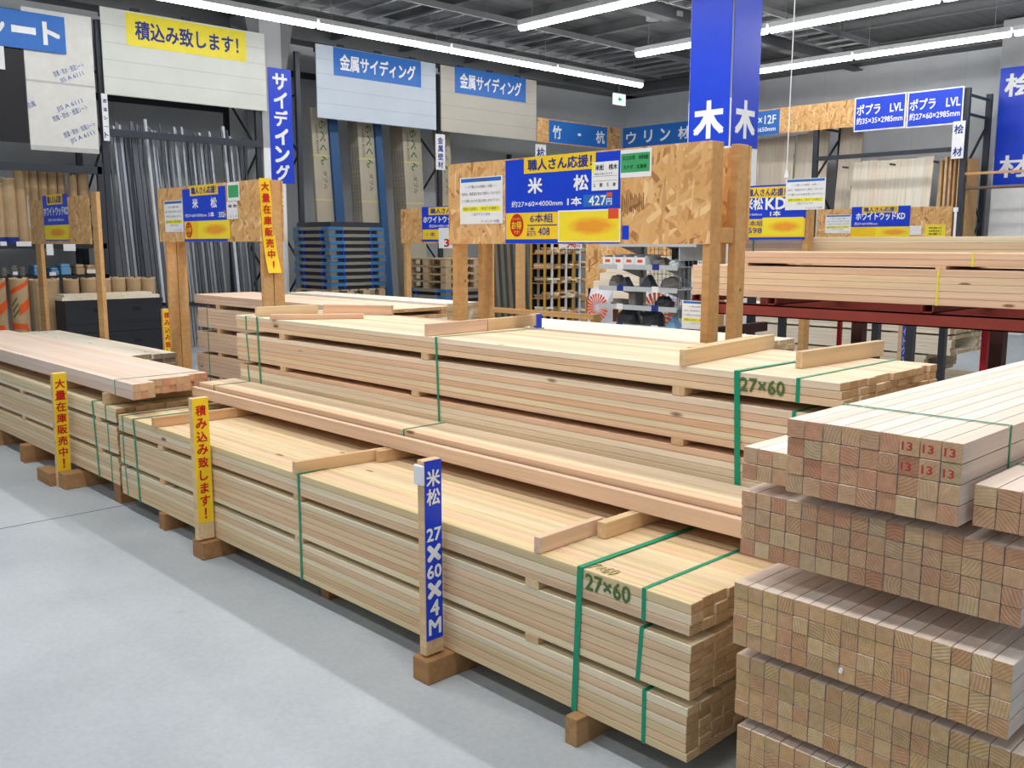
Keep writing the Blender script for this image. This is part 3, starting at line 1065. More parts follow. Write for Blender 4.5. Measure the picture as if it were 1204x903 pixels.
def price_card(F, e, blue, header, size_line, names, sizer, one, tagr, price, lower, smear=None, stamp=None, lower_rows=(), off=0.0, head='職人さん応援！'):
    m = MB()
    F.card(m, blue, off, 0.003)
    c_ = m.build('price_card', BLUE, e)
    o1 = off + 0.003
    if header:
        m = MB()
        F.card(m, header, o1, 0.001)
        h_ = m.build('yellow_header', YEL, c_)
        m = MB()
        F.text(m, head, sub(header, 0.06, 0.95, 0.16, 0.84), o1 + 0.001, 0.03)
        m.build('header_lettering', NAVY, c_)
    m = MB()
    for tx, r in names:
        F.text(m, tx, r, o1, 0.035)
    if size_line:
        F.text(m, size_line, sizer, o1, 0.006)
    if one:
        F.text(m, '1本', one, o1, 0.03)
    if tagr and price:
        pass
    m.build('lettering', WHITE, c_)
    if tagr:
        m = MB()
        F.card(m, tagr, o1, 0.001)
        t_ = m.build('price_tag', SKY, c_)
        m = MB()
        F.text(m, price, sub(tagr, 0.2, 0.78, 0.12, 0.9), o1 + 0.001, 0.018)
        F.text(m, '円', sub(tagr, 0.80, 0.97, 0.38, 0.88), o1 + 0.001, 0.02)
        m.build('price_lettering', WHITE, c_)
        m = MB()
        F.card(m, sub(tagr, 0.80, 0.98, -0.1, 0.24), o1 + 0.001, 0.0006)
        m.build('orange_sticker', ORANGE, c_)
    if lower:
        m = MB()
        F.card(m, lower, o1, 0.001)
        m.build('yellow_strip', YEL, c_)
    if stamp:
        cu, cz, ru, rz = stamp
        m = MB()
        F.disc(m, cu, cz, ru, rz, o1 + 0.001, 0.001)
        m.build('red_seal', RED, c_)
        m = MB()
        F.text(m, 'お得', (cu - ru * 0.74, cu + ru * 0.74, cz - rz * 0.34, cz + rz * 0.34), o1 + 0.002, 0.02)
        F.text(m, 'です！', (cu - ru * 0.4, cu + ru * 0.45, cz - rz * 0.78, cz - rz * 0.45), o1 + 0.002, 0.01)
        F.text(m, 'まとめて買うと', (cu - ru * 0.62, cu + ru * 0.62, cz + rz * 0.46, cz + rz * 0.66), o1 + 0.002, 0.0)
        m.build('seal_lettering', LEMON, c_)
    if lower_rows:
        m = MB()
        for tx, r in lower_rows:
            if tx == '_':
                F.card(m, r, o1 + 0.001, 0.0006)
            else:
                F.text(m, tx, r, o1 + 0.001, 0.009)
        m.build('strip_lettering', NAVY, c_)
    if smear:
        m = MB()
        F.card(m, smear, o1 + 0.0015, 0.001)
        s_ = m.build('smeared_price', SMEAR, c_)
        s_['label'] = 'yellow price panel with an illegible orange price'
    return c_


def sign_stand(label, panel, yp, posts, rear=True, zfoot=0.0, gap=0.112):
    """panel = (x0,x1,z0,z1) front board at y=yp; posts = list of x of the left edges"""
    e = thing('sign_stand', label, 'sign stand', ((panel[0] + panel[1]) / 2, yp, 0))
    m = MB().box(panel[0], panel[1], yp, yp + 0.012, panel[2], panel[3])
    m.build('front_panel', OSB, e)
    if rear:
        MB().box(panel[0] + 0.01, panel[1] + 0.012, yp + gap + 0.188, yp + gap + 0.2, panel[2], panel[3] - 0.005).build('rear_panel', OSB, e)
    for x in posts:
        MB().box(x, x + 0.04, yp + 0.012, yp + 0.10, zfoot, panel[3], 0, 0.002).build('post', POST, e)
        if rear:
            MB().box(x + 0.005, x + 0.045, yp + gap + 0.1, yp + gap + 0.188, zfoot, panel[3], 0, 0.002).build('post', POST, e)
            if gap > 0.05:
              MB().box(x + 0.005, x + 0.035, yp + 0.10, yp + gap + 0.1, panel[2] + 0.005, panel[2] + 0.075, 0, 0.002).build('crosspiece', POST, e)
    return e


YS = 3.63
F = Face('-Y', YS)
pan = F.rect((527, 193), (833, 285))
pan = (pan[0], pan[1], 1.533, 1.993)
ms = sign_stand('large strand-board sign stand reading 米松 427円 behind the rear stack', pan, YS, (pan[0] + 0.015, pan[1] - 0.04))
o4, s4 = (520, 160), 0.19934


def q4(x, y):
    return (520 + x * s4, 160 + y * s4)


R = lambda a, b: F.rect(q4(*a), q4(*b))
blue = F.rect((594.7, 187.9), (728.3, 285))
blue = (blue[0], blue[1], 1.536, 1.985)
price_card(F, ms, blue, R((485, 128), (907, 192)), '約27×60×4000mm',
           [('米', R((510, 250), (592, 335))), ('松', R((780, 232), (863, 316)))], R((413, 385), (712, 410)), R((742, 362), (824, 408)),
           R((835, 347), (1008, 412)), '427', R((378, 456), (1040, 606)), None,
           (F.uv(*q4(443, 527))[0], F.uv(*q4(443, 527))[1], 0.052, 0.062),
           [('6本組', R((522, 460), (655, 508))), ('_', R((505, 524), (680, 527))), ('1本', R((508, 538), (550, 558))), ('_', R((502, 563), (556, 566))), ('あたり', R((502, 570), (556, 590))), ('408', R((570, 540), (637, 585)))])
m = MB()
F.card(m, R((688, 440), (1055, 626)), 0.0055, 0.001)
fr = m.build('white_price_frame', PAPER, ms)
m = MB()
F.card(m, R((694, 448), (1049, 618)), 0.0066, 0.0008)
m.build('smeared_price', SMEAR, fr)['label'] = 'yellow price panel with an illegible orange price'
m = MB()
F.card(m, R((985, 426), (1044, 486)), 0.0076, 0.0006)
m.build('red_sticker', plain('sticker_red', c8(226, 82, 50)), fr)
notice(F, ms, R((105, 250), (357, 515)), 0.0005)
m = MB()
r = F.rect((728.9, 176.8), (766, 207))
F.card(m, r, 0.0005, 0.0015)
gp = m.build('origin_card', PAPER, ms)
m = MB()
F.card(m, sub(r, 0.05, 0.95, 0.14, 0.82), 0.002, 0.0006)
m.build('green_field', GREENC, gp)
m = MB()
F.text(m, '大工の宅　材料館', sub(r, 0.1, 0.9, 0.22, 0.38), 0.0026, 0.01)
F.text(m, 'カナダ　広島県', sub(r, 0.14, 0.86, 0.55, 0.7), 0.0026, 0.01)
m.build('lettering', plain('print_dark_green', c8(22, 84, 50)), gp)
m = MB()
r = F.rect((696.8, 191.2), (727.5, 222.8))
F.card(m, r, 0.0045, 0.001)
wc = m.build('size_card', PAPER, ms)
m = MB()
F.text(m, '米松　桟木', sub(r, 0.14, 0.97, 0.10, 0.30), 0.0055, 0.02)
F.text(m, '1束は12本入りです', sub(r, 0.1, 0.8, 0.38, 0.46), 0.0055, 0.0)
F.text(m, '１　束　５　本', sub(r, 0.08, 0.92, 0.74, 0.88), 0.0055, 0.01)
F.card(m, sub(r, 0.05, 0.95, 0.5, 0.51), 0.0055, 0.0004)
F.card(m, sub(r, 0.05, 0.95, 0.66, 0.67), 0.0055, 0.0004)
m.build('lettering', INK, wc)
m = MB()
F.card(m, sub(r, 0.0, 0.1, 0.02, 0.36), 0.0056, 0.0004)
m.build('yellow_mark', HILITE, wc)
m = MB()
F.card(m, R((1062, 528), (1100, 610)), 0.0005, 0.001)
m.build('blue_tape', BLUE, ms)
m = MB()
for i in range(16):
    x = 1058 + i * 8.5
    F.card(m, R((x, 345 + (i % 3) * 12 - i * 0.8), (x + 2.2, 440 + (i * 7) % 30 - i * 1.2)), 0.0002, 0.0003)
m.build('printed_marks', plain('panel_stamp', c8(110, 74, 40)), ms)

# left sign stand
YS2 = 3.65
F = Face('-Y', YS2)
pan = F.rect((184.7, 222), (306.3, 284))
pan = (pan[0], pan[1], 1.55, 2.02)
ls = sign_stand('strand-board sign stand reading 米松 332円 with a yellow banner, left of centre', pan, YS2, (pan[0] + 0.07, pan[1] - 0.04), gap=0.004)
q3 = lambda x, y: (180 + x * 0.13289, 200 + y * 0.13289)
R = lambda a, b: F.rect(q3(*a), q3(*b))
bl = R((257, 148), (660, 630))
bl = (bl[0], bl[1], 1.553, 1.995)
price_card(F, ls, bl, R((325, 142), (578, 212)), '約27×60×3000mm', [('米', R((350, 255), (402, 336))), ('松', R((512, 244), (568, 330)))],
           R((288, 388), (480, 412)), R((497, 370), (545, 413)), R((572, 366), (652, 420)), '332', R((278, 455), (650, 608)), R((400, 450), (690, 606)),
           (F.uv(*q3(322, 530))[0], F.uv(*q3(322, 530))[1], 0.062, 0.066))
notice(F, ls, R((97, 276), (272, 545)), 0.0005)
m = MB()
r = R((655, 112), (768, 268))
F.card(m, r, 0.0005, 0.0015)
gp = m.build('origin_card', PAPER, ls)
m = MB()
F.card(m, sub(r, 0.08, 0.92, 0.16, 0.82), 0.002, 0.0006)
m.build('green_field', GREENC, gp)
m = MB()
r = R((655, 282), (757, 432))
F.card(m, r, 0.0045, 0.001)
wc = m.build('size_card', PAPER, ls)
m = MB()
F.text(m, '米松　桟木', sub(r, 0.16, 0.95, 0.16, 0.34), 0.0055, 0.02)
F.text(m, '１　束　５　本', sub(r, 0.1, 0.9, 0.78, 0.9), 0.0055, 0.0)
m.build('lettering', INK, wc)
# banner on the +X face of the front right-hand post
bx = pan[1] + 0.002
yb0, yb1 = YS2 + 0.005, YS2 + 0.095
m = MB()
zs = [2.03 - i * 0.06 for i in range(13)]
vs = []
for i, z in enumerate(zs):
    out = 0.0015 + 0.05 * max(0.0, (i - 7) / 5.0) ** 2
    vs += [(bx + out, yb0 + 0.002 * i, z), (bx + out, yb1 + 0.004 * i, z), (bx + out + 0.0012, yb0 + 0.002 * i, z), (bx + out + 0.0012, yb1 + 0.004 * i, z)]
fs = []
for i in range(12):
    a = 4 * i
    fs += [(a + 2, a + 6, a + 7, a + 3), (a, a + 1, a + 5, a + 4), (a, a + 4, a + 6, a + 2), (a + 1, a + 3, a + 7, a + 5)]
m.add(vs, fs)
bn = m.build('yellow_banner', YEL, ls)
m = MB()
for i, ch in enumerate('大量在庫販売中！'):
    z1 = 2.012 - i * 0.086
    out = 0.003 + 0.05 * max(0.0, ((2.03 - z1 + 0.045) / 0.06 - 7) / 5.0) ** 2 + 0.004
    sh = 0.003 * ((2.03 - z1) / 0.06)
    put_text(m, ch, Vector((bx + out, yb0 + sh, 0)), Vector((0, 1, 0)), Vector((0, 0, 1)), Vector((1, 0, 0)), 0.014, 0.078, z1 - 0.076, z1 - 0.01, 0.03, True)
m.build('lettering', RED, bn)

# third sign stand, far left
YS3 = 3.6
F = Face('-Y', YS3)
pan = F.rect((34, 236), (107, 284))
pan = (pan[0], pan[1], 1.53, 2.02)
ts = sign_stand('plain-backed strand-board sign stand at the far left before the shelves', pan, YS3, (), rear=False)
for (pt, pb, wpx, nm) in (((108, 226), (136, 414), 13, 'post'), ((43, 284), (63, 398), 12, 'post')):
    a = at(pt[0], pt[1], Y=YS3 + 0.03)
    a1 = at(pt[0] + wpx, pt[1], Y=YS3 + 0.03)
    wdt = a1.x - a.x
    x0 = a.x
    if nm == 'post':
        MB().box(x0, x0 + wdt * 0.5, YS3 + 0.014, YS3 + 0.054, 0.0, a.z, 0, 0.002).build('post', POST, ts)
q1 = lambda x, y: (x * 0.16611, 180 + y * 0.16611)
R = lambda a, b: F.rect(q1(*a), q1(*b))
bl = R((300, 305), (495, 620))
price_card(F, ts, bl, R((330, 298), (445, 360)), '約27×60×2985mm', [('ホワイトウッドKD', R((310, 388), (488, 436)))], R((345, 464), (455, 480)), None, None, None, R((315, 512), (500, 612)), R((325, 515), (485, 612)))
m = MB()
F.card(m, R((190, 305), (212, 520)), 0.0005, 0.002)
m.build('edge_trim', PAPER, ts)

# ------------------------------------------------------------------ stack behind the signs (3 m boards) and pale stack right of it
G_D = 'strapped bundles behind the sign stands'
DX0, DY0 = -8.45, 3.965
for i, (z0, t, n, lab) in enumerate(((0.985, 0.0275, 3, 'topmost bundle of the stack behind the two sign stands'), (0.765, 0.03, 6, 'second bundle down in the stack behind the two sign stands'),
                                     (0.545, 0.03, 6, 'third bundle down in the stack behind the two sign stands'), (0.32, 0.0325, 6, 'fourth bundle down in the stack behind the two sign stands'), (0.09, 0.034, 6, 'lowest bundle in the stack behind the two sign stands'))):
    bundle('lumber_bundle', lab, 'lumber bundle', G_D, 'X', DX0 + (0, 0.05, 0.02, 0, 0)[i], DY0, z0, 3.0, 0.06, t, 10, n, (BLUSH, PINE_E), hollow=True, jit=0.01, straps=(-8.2,) if i > 0 else ())
for (z, th) in ((0.0, 0.09), (0.294, 0.026), (0.515, 0.03), (0.725, 0.04), (0.945, 0.04)):
    for x in (-8.0, -5.9):
        stick('%s spacer at height %s in the stack behind the sign stands' % ('far' if x < -7 else 'near', {0.0: 'floor level', 0.294: 'knee level', 0.515: 'thigh level', 0.725: 'hip level', 0.945: 'waist level'}[z]), (x, DY0 + 0.005, z), (x, DY0 + 0.6, z), 0.06, th, STICK, 'spacer sticks behind the sign stands')

# H: pale stack behind the right part of the main sign
G_H = 'pale bundles behind the main sign'
for i, (z0, n) in enumerate(((0.09, 9), (0.40, 9), (0.71, 8))):
    bundle('lumber_bundle', ORD[i] + ' pale bundle from the floor in the stack behind the main sign stand', 'lumber bundle', G_H, 'X', -5.35, 4.62, z0, 3.0 if i < 2 else 2.4, 0.09, 0.031, 7, n, (PALE, PALE_E), hollow=True, jit=0.012)
for z, th in ((0.0, 0.09), (0.369, 0.031), (0.679, 0.031)):
    for x in (-5.0, -3.2):
        stick('%s spacer %s the pale stack behind the main sign' % ('left' if x < -4 else 'right', {0.0: 'on the floor under', 0.369: 'low inside', 0.679: 'high inside'}[z]), (x, 4.63, z), (x, 5.24, z), 0.06, th, STICK, 'spacers of the pale stack')

# I: pale stack left of the main sign posts
XI = at(534, 360, Y=5.9).x
for i, (z0, n) in enumerate(((0.09, 10), (0.53, 11))):
    bundle('lumber_bundle', ('lower' if i == 0 else 'upper') + ' pale white-wood bundle seen between the sign stands before the pallets', 'lumber bundle', None, 'X', XI - 3.0 - (0.1 if i else 0), 5.9, z0, 3.0, 0.105, 0.0385, 4, n, (PALE, PALE_E), hollow=True, jit=0.01)
for z, th in ((0.0, 0.09), (0.475, 0.055)):
    for x in (XI - 2.6, XI - 0.5):
        stick('%s spacer %s the pale stack before the pallets' % ('left' if x < XI - 1 else 'right', 'under' if z == 0 else 'inside'), (x, 5.92, z), (x, 6.31, z), 0.06, th, STICK, 'spacers of the far pale stack')

# E: pale stack behind the left stack
bundle('lumber_bundle', 'pale wide bundle behind the left stack near the dark crates', 'lumber bundle', None, 'X', -11.05, 3.05, 0.40, 3.0, 0.105, 0.045, 5, 4, (PALE, GREYWOOD), jit=0.03)
for i, x in enumerate((-10.7, -8.5)):
    stick(('far' if i == 0 else 'near') + ' timber block under the pale bundle behind the left stack', (x, 3.06, 0), (x, 3.56, 0), 0.2, 0.40, BEAR, 'timber blocks under the pale bundle', 'timber_block', 'timber block')

# ------------------------------------------------------------------ square timber stack, lower right
SQB = (SQ, SQ_E)
s = 0.0425
G_S = 'square timber bundles of the right-hand stack'
YF = 2.06
SL = 3.0
for (z0, n, c, x0, yo, lab) in ((0.092, 4, 17, -1.275, 0.0, 'lowest square-timber bundle of the right-hand stack'),
                                (0.292, 4, 17, -1.285, 0.0, 'second square-timber bundle from the floor in the right-hand stack'),
                                (0.494, 4, 16, -1.287, -0.02, 'third square-timber bundle from the floor, with a white paint spot on one end'),
                                (0.737, 4, 16, -1.287, 0.0, 'fourth square-timber bundle from the floor, right under the small top bundles')):
    b_ = bundle('timber_bundle', lab, 'timber bundle', G_S, 'Y', YF + yo, x0, z0, SL, s, s, c, n, SQB if z0 > 0.7 else (SQ, SQ_EW), jit=0.0015, gap=0.0024, part='square_timber', straps=(YF + 0.5, YF + 2.5), strap_w=0.01)
    if 'white paint' in lab:
        p = at(990, 787, Y=YF + yo)
        m = MB()
        m.add([(p.x + a_ * 0.006, YF + yo - 0.0075, p.z + b_2 * 0.009) for a_, b_2 in ((-1, -0.8), (0.5, -0.9), (1, 0.3), (0.6, 1), (-0.6, 0.6))], [(0, 1, 2, 3, 4)])
        m.build('paint_spot', WHITE, b_)
for (z, th, lev) in ((0, 0.092, 'floor'), (0.262, 0.03, 'lowest'), (0.462, 0.032, 'second'), (0.664, 0.073, 'third'), (0.907, 0.03, 'top')):
    for (y, nm) in ((2.55, 'front'), (4.6, 'rear')):
        x1 = -0.60 if lev != 'top' else -0.42
        stick(('%s bearer on the floor under the right-hand square-timber stack' if lev == 'floor' else '%s spacer in the ' + lev + ' gap of the right-hand square-timber stack') % nm, (-1.28, y, z), (x1, y, z), 0.07, th, STICK, 'spacers of the right-hand stack', 'floor_bearer' if lev == 'floor' else 'spacer_stick')
bundle('timber_bundle', 'small six-piece square-timber bundle at the left of the right-hand stack top', 'timber bundle', None, 'Y', YF, -1.288, 0.937, SL, s, s, 3, 2, SQB, jit=0.002, gap=0.0024, part='square_timber', straps=(YF + 0.22, YF + 2.5), strap_w=0.008)
tb = bundle('timber_bundle', 'tallest square-timber bundle on the right-hand stack, some ends marked red 13', 'timber bundle', None, 'Y', 2.015, -1.14, 0.939, SL, 0.0455, 0.0455, 9, 4, SQB, jit=0.003, gap=0.0024, part='square_timber',
            straps=(2.015 + 0.28, 4.6), strap_w=0.008)
F = Face('-Y', 2.004)
m = MB()
for c in range(3):
    for r_ in range(2):
        x0 = -1.14 + (6 + c) * 0.0455
        z0 = 0.939 + (3 - r_) * 0.0455
        F.text(m, '13', (x0 + 0.012, x0 + 0.034, z0 + 0.014, z0 + 0.032), 0.0, 0.03)
m.build('red_stamps', plain('stamp_red', c8(196, 66, 58), 0.6), tb)['label'] = 'red stamped number 13'
bundle('timber_bundle', 'low square-timber bundle at the right edge on top of the right-hand stack', 'timber bundle', None, 'Y', YF - 0.01, -0.716, 0.939, SL, 0.0465, 0.0465, 6, 2, SQB, jit=0.002, gap=0.0024, part='square_timber', straps=(YF + 0.25, 4.6), strap_w=0.008)

# ------------------------------------------------------------------ red steel rack with lumber
RY = 5.5
RX0, RX1 = -3.93, 0.3
rk = thing('steel_rack', 'low oxide-red steel rack carrying rosy lumber behind the rear stack', 'rack', (-1.8, RY + 0.5, 0))
for y in (RY, RY + 0.95):
    zb = 1.055
    m = MB()
    m.box(RX0, RX1, y, y + 0.09, zb + 0.07, zb + 0.08).box(RX0, RX1, y + 0.04, y + 0.048, zb, zb + 0.08).box(RX0, RX1, y, y + 0.006, zb, zb + 0.08).box(RX0, RX1, y, y + 0.09, zb, zb + 0.008)
    m.build('long_beam', REDSTEEL, rk)
for x in (RX0 + 0.03, -3.31, -2.29, -1.35, -0.4):
    MB().box(x, x + 0.07, RY + 0.005, RY + 1.03, 1.135, 1.142).box(x, x + 0.006, RY + 0.005, RY + 1.03, 1.135, 1.178).box(x + 0.064, x + 0.07, RY + 0.005, RY + 1.03, 1.135, 1.178).build('cross_channel', REDSTEEL, rk)
for (px, y, w_, m_) in ((811, RY, 0.07, REDSTEEL), (1006, RY + 0.95, 0.08, BROWNSTEEL), (1170, RY + 0.95, 0.09, BROWNSTEEL), (985, RY + 0.35, 0.025, REDBAR), (1157, RY + 0.25, 0.035, REDBAR), (1224, RY, 0.08, REDSTEEL)):
    x = at(px, 395, Y=y).x
    MB().box(x - w_ / 2, x + w_ / 2, y + 0.01, y + 0.01 + w_, 0, 1.056).box(x - w_, x + w_, y - 0.03, y + w_ + 0.04, 0, 0.012).build('leg', m_, rk)
xl = at(811, 395, Y=RY).x
for zz in (0.86, 0.25):
    MB().box(xl - 0.02, xl + 0.02, RY + 0.05, RY + 1.0, zz, zz + 0.07).build('end_tie', BROWNSTEEL, rk)
for k_, (y0, n, t, z0, lab) in enumerate(((RY + 0.02, 5, 0.0415, 1.178, 'thick rosy lumber bundle resting on the red steel rack'),)):
    bundle('lumber_bundle', lab, 'lumber bundle', None, 'X', -3.91, y0, z0 + 0.003, 4.0, 0.105, t, 6, n, (ROSE, ROSE_E), jit=0.012, straps=(-2.21,), strap_mat=LEMONSTRAP, hollow=True, strap_w=0.012)
for x in (-3.5, -2.2, -1.0):
    stick({-3.5: 'left', -2.2: 'middle', -1.0: 'right'}[x] + ' spacer between the two rosy bundles on the red rack', (x, RY + 0.02, 1.3855), (x, RY + 0.64, 1.3855), 0.06, 0.022, ROSE, 'spacers on the red rack')
bundle('lumber_bundle', 'upper rosy lumber bundle on the red steel rack, yellow strap', 'lumber bundle', None, 'X', -3.6, RY + 0.03, 1.4075, 4.0, 0.105, 0.0375, 5, 2, (ROSE, ROSE_E), jit=0.015, straps=(-2.03,), strap_mat=LEMONSTRAP, strap_w=0.012)
F = Face('-Y', RY - 0.03)
nt = thing('paper_notice', 'white notice with a yellow line hung on the left end of the red rack', 'notice', (F.uv(820, 388)[0], RY - 0.03, F.uv(820, 388)[1]))
r = F.rect((802.5, 353), (842, 389))
notice(F, nt, r, 0.0, 'notice_sheet')

# lumber further back, seen above the red rack
y0, z1, x0 = 7.45, 1.59, -4.75
bundle('lumber_bundle', 'yellowish lumber bundle behind the red rack under the 米松KD sign', 'lumber bundle', None, 'X', x0, y0, z1 - 0.25, 4.0, 0.105, 0.05, 6, 5, (PINE, PINE_E), jit=0.01, hollow=True, straps=(x0 + 0.12, x0 + 2.6))
e = thing('steel_rack', 'brown steel trestle with grey legs behind the red rack', 'rack', (x0 + 2, y0 + 0.3, 0))
for y in (y0, y0 + 0.55):
    MB().box(x0, x0 + 4.0, y, y + 0.08, z1 - 0.34, z1 - 0.253).build('long_beam', BROWNSTEEL, e)
    for x in (x0 + 0.1, at(1068, 400, Y=y).x, x0 + 3.8):
        MB().box(x - 0.03, x + 0.03, y + 0.01, y + 0.07, 0, z1 - 0.34).build('leg', STEELD, e)

# 米松KD sign stand
YK = 7.3
F = Face('-Y', YK)
r = F.rect((866, 219.5), (946, 281.5))
ks = thing('sign_stand', 'sign stand reading 米松KD right of the blue pillar, above the red rack', 'sign stand', (r[1], YK, 0))
lo = F.rect((872, 221), (944, 281))
cd = (r[0] - 0.2, r[1], r[2], r[3])
price_card(F, ks, cd, F.rect((877, 221), (926, 231.5)), '約30×40×3650mm', [('米松', F.rect((875, 233.5), (897, 246.5))), ('KD', F.rect((901, 233), (924, 245.5)))], F.rect((870, 251), (896, 253.5)), F.rect((906, 248), (918, 254)), None, None,
           (cd[0], cd[1], F.uv(900, 279)[1], F.uv(900, 257.5)[1]), F.rect((897, 256), (944, 277)), None,
           [('6 本組', F.rect((876, 259.5), (897, 265.5))), ('598', F.rect((880, 268), (896, 274)))])
nr = F.rect((925, 211), (970, 246))
notice(F, ks, nr, 0.006)
for px in (944,):
    x0 = F.uv(px, 260)[0]
    MB().box(x0, x0 + 0.05, YK + 0.004, YK + 0.10, 0, r[3] - 0.02, 0, 0.002).build('post', POST, ks)
    MB().box(cd[0], cd[0] + 0.05, YK + 0.004, YK + 0.10, 0, r[3] - 0.02, 0, 0.002).build('post', POST, ks)
# ホワイトウッドKD sign stand
YW2 = 12.4
F = Face('-Y', YW2)
r = F.rect((962, 246.5), (1117, 281))
ws = thing('sign_stand', 'long strand-board sign stand reading ホワイトウッドKD before the standing planks', 'sign stand', ((r[0] + r[1]) / 2, YW2, 0))
MB().box(r[0], r[1], YW2, YW2 + 0.012, r[2], r[3]).build('front_panel', OSB, ws)
for x in (r[0] + 0.1, r[1] - 0.14):
    MB().box(x, x + 0.045, YW2 + 0.012, YW2 + 0.1, 0, r[3]).build('post', POST, ws)
bl = F.rect((1002, 243.5), (1068.5, 281))
bl = (bl[0], bl[1], r[2], bl[3])
price_card(F, ws, bl, F.rect((1014, 243), (1056, 249.5)), '約27×60×2985mm', [('ホワイトウッドKD', F.rect((1007, 250.5), (1064, 258)))], F.rect((1005, 261.5), (1032, 264.5)), None, None, None, sub(bl, 0, 1, 0.62, 1.0), F.rect((1030, 267), (1069, 279)))
nr = F.rect((971, 253), (1000, 274))
notice(F, ws, nr, 0.0005)
m = MB()
nr = F.rect((1088, 264), (1111, 279.5))
F.card(m, nr, 0.0005, 0.001)
yn = m.build('yellow_note', LEMON, ws)
m = MB()
for i, tx in enumerate(('両面の', '注意事項あり', '有難う')):
    F.text(m, tx, sub(nr, 0.18, 0.82, 0.2 + i * 0.22, 0.34 + i * 0.22), 0.0015, 0.01)
m.build('lettering', INK, yn)
m = MB()
F.card(m, F.rect((1070, 265.5), (1083, 276)), 0.0005, 0.001)
m.build('white_note', PAPER, ws)

# pale white-wood stacks on the floor beyond the rack
G_W = 'white-wood stacks on the floor beyond the red rack'
W0 = 10.3
zt = at(1000, 376, Y=W0).z
xa = at(930, 400, Y=W0).x
xb = at(1118, 385, Y=W0).x
for i in range(3):
    z0 = 0.12 + i * 0.225
    bundle('lumber_bundle', ('lowest', 'middle', 'upper')[i] + ' bundle of the pale white-wood stack seen through the red rack', 'lumber bundle', G_W, 'X', xb - 4.0 - (0.25 if i == 0 else 0), W0, z0, 4.0, 0.105, 0.041, 8, 5, (PALE, PALE_E), hollow=True, jit=0.02)
    for x in (xb - 3.4, xb - 0.6):
        stick('%s spacer %s the pale white-wood stack seen through the red rack' % ('left' if x < xb - 2 else 'right', ('on the floor under', 'low inside', 'high inside')[i]), (x, W0 + 0.02, z0 - (0.12 if i == 0 else 0.02)), (x, W0 + 0.8, z0 - (0.12 if i == 0 else 0.02)), 0.08, 0.12 if i == 0 else 0.02, BEAR, 'spacers of the white-wood stack')
bundle('lumber_bundle', 'pale white-wood stack at the right edge, beyond the crimson rack leg', 'lumber bundle', None, 'X', xb + 0.35, W0 + 1.4, 0.1, 4.0, 0.105, 0.09, 8, 8, (PALE, PALE_E), hollow=True, jit=0.02)
stick('bearer under the white-wood stack at the right edge', (xb + 0.8, W0 + 1.42, 0), (xb + 0.8, W0 + 2.2, 0), 0.09, 0.1, BEAR, None, 'floor_bearer', 'bearer')
stick('second bearer under the white-wood stack at the right edge', (xb + 3.4, W0 + 1.42, 0), (xb + 3.4, W0 + 2.2, 0), 0.09, 0.1, BEAR, None, 'floor_bearer', 'bearer')
# low plank platform on the floor
pf = thing('plank_platform', 'low greyish plank platform on the floor under the red rack', 'platform', (-3.0, 8.0, 0))
a = at(1045, 425, Z=0.25)
b = at(1165, 430, Z=0.25)
yq = a.y
for i in range(5):
    MB().box(a.x - 1.2, b.x + 0.2, yq - 0.25 - 0.16 * i, yq - 0.10 - 0.16 * i, 0.2, 0.24, 0, 0.003).build('plank', GREYWOOD, pf)
print('platform', a, b)
for x in (a.x - 1.0, b.x - 0.3):
    MB().box(x, x + 0.1, yq - 0.9, yq - 0.1, 0, 0.2).build('bearer', GREYWOOD, pf)
# thin posts seen under the rack: two grey steel posts and two signposts
for (px, yb, mt, lab, w_) in ((1107, 9.08, STEELD, 'dark steel post left of the crimson leg, seen under the red rack', 0.06), (1028, 9.08, STEELD, 'dark grey steel post right of the brown rack leg, seen under the red rack', 0.07)):
    x = at(px, 400, Y=yb).x
    zz = 1.18
    tag(MB().box(x - w_ / 2, x + w_ / 2, yb, yb + w_, 0.0, zz).box(x - 0.06, x + 0.06, yb - 0.03, yb + 0.09, 0, 0.01).build('steel_post', mt), lab, 'post')
for (px, yb, fm, tx, tc, lab) in ((1058, 9.06, BLUE, list('ホワイトウッド'), WHITE, 'small signpost with a blue strip seen under the red rack'), (1167, 9.06, YEL, list('大量在庫販売'), RED, 'small signpost with a yellow strip seen under the red rack')):
    x = at(px, 400, Y=yb).x
    signpost(lab, x, yb, 0.0, 0.95, 0.085, 0.04, fm, tx, tc, 0.25)

# yellow signpost by the dark crates, blue one behind the rear stack
x_, y_ = at(194, 380, X=-9.6).x, at(191, 380, X=-9.6).y
signpost('small yellow signpost reading 積み込み致します standing before the dark crates', x_, y_, 0.0, 0.86, 0.085, 0.04, YEL, list('積み込み致します'), RED, 0.2)
p = at(625, 376, Y=4.45)
signpost('blue signpost top peeping over the rear stack beside a stick', p.x, 4.45, 0.0, at(624, 369, Y=4.45).z, 0.08, 0.036, BLUE, list('米松KD'), WHITE, 0.2, bearer=(p.x - 0.05, p.x + 0.05, 4.40, 4.6, 0.06))

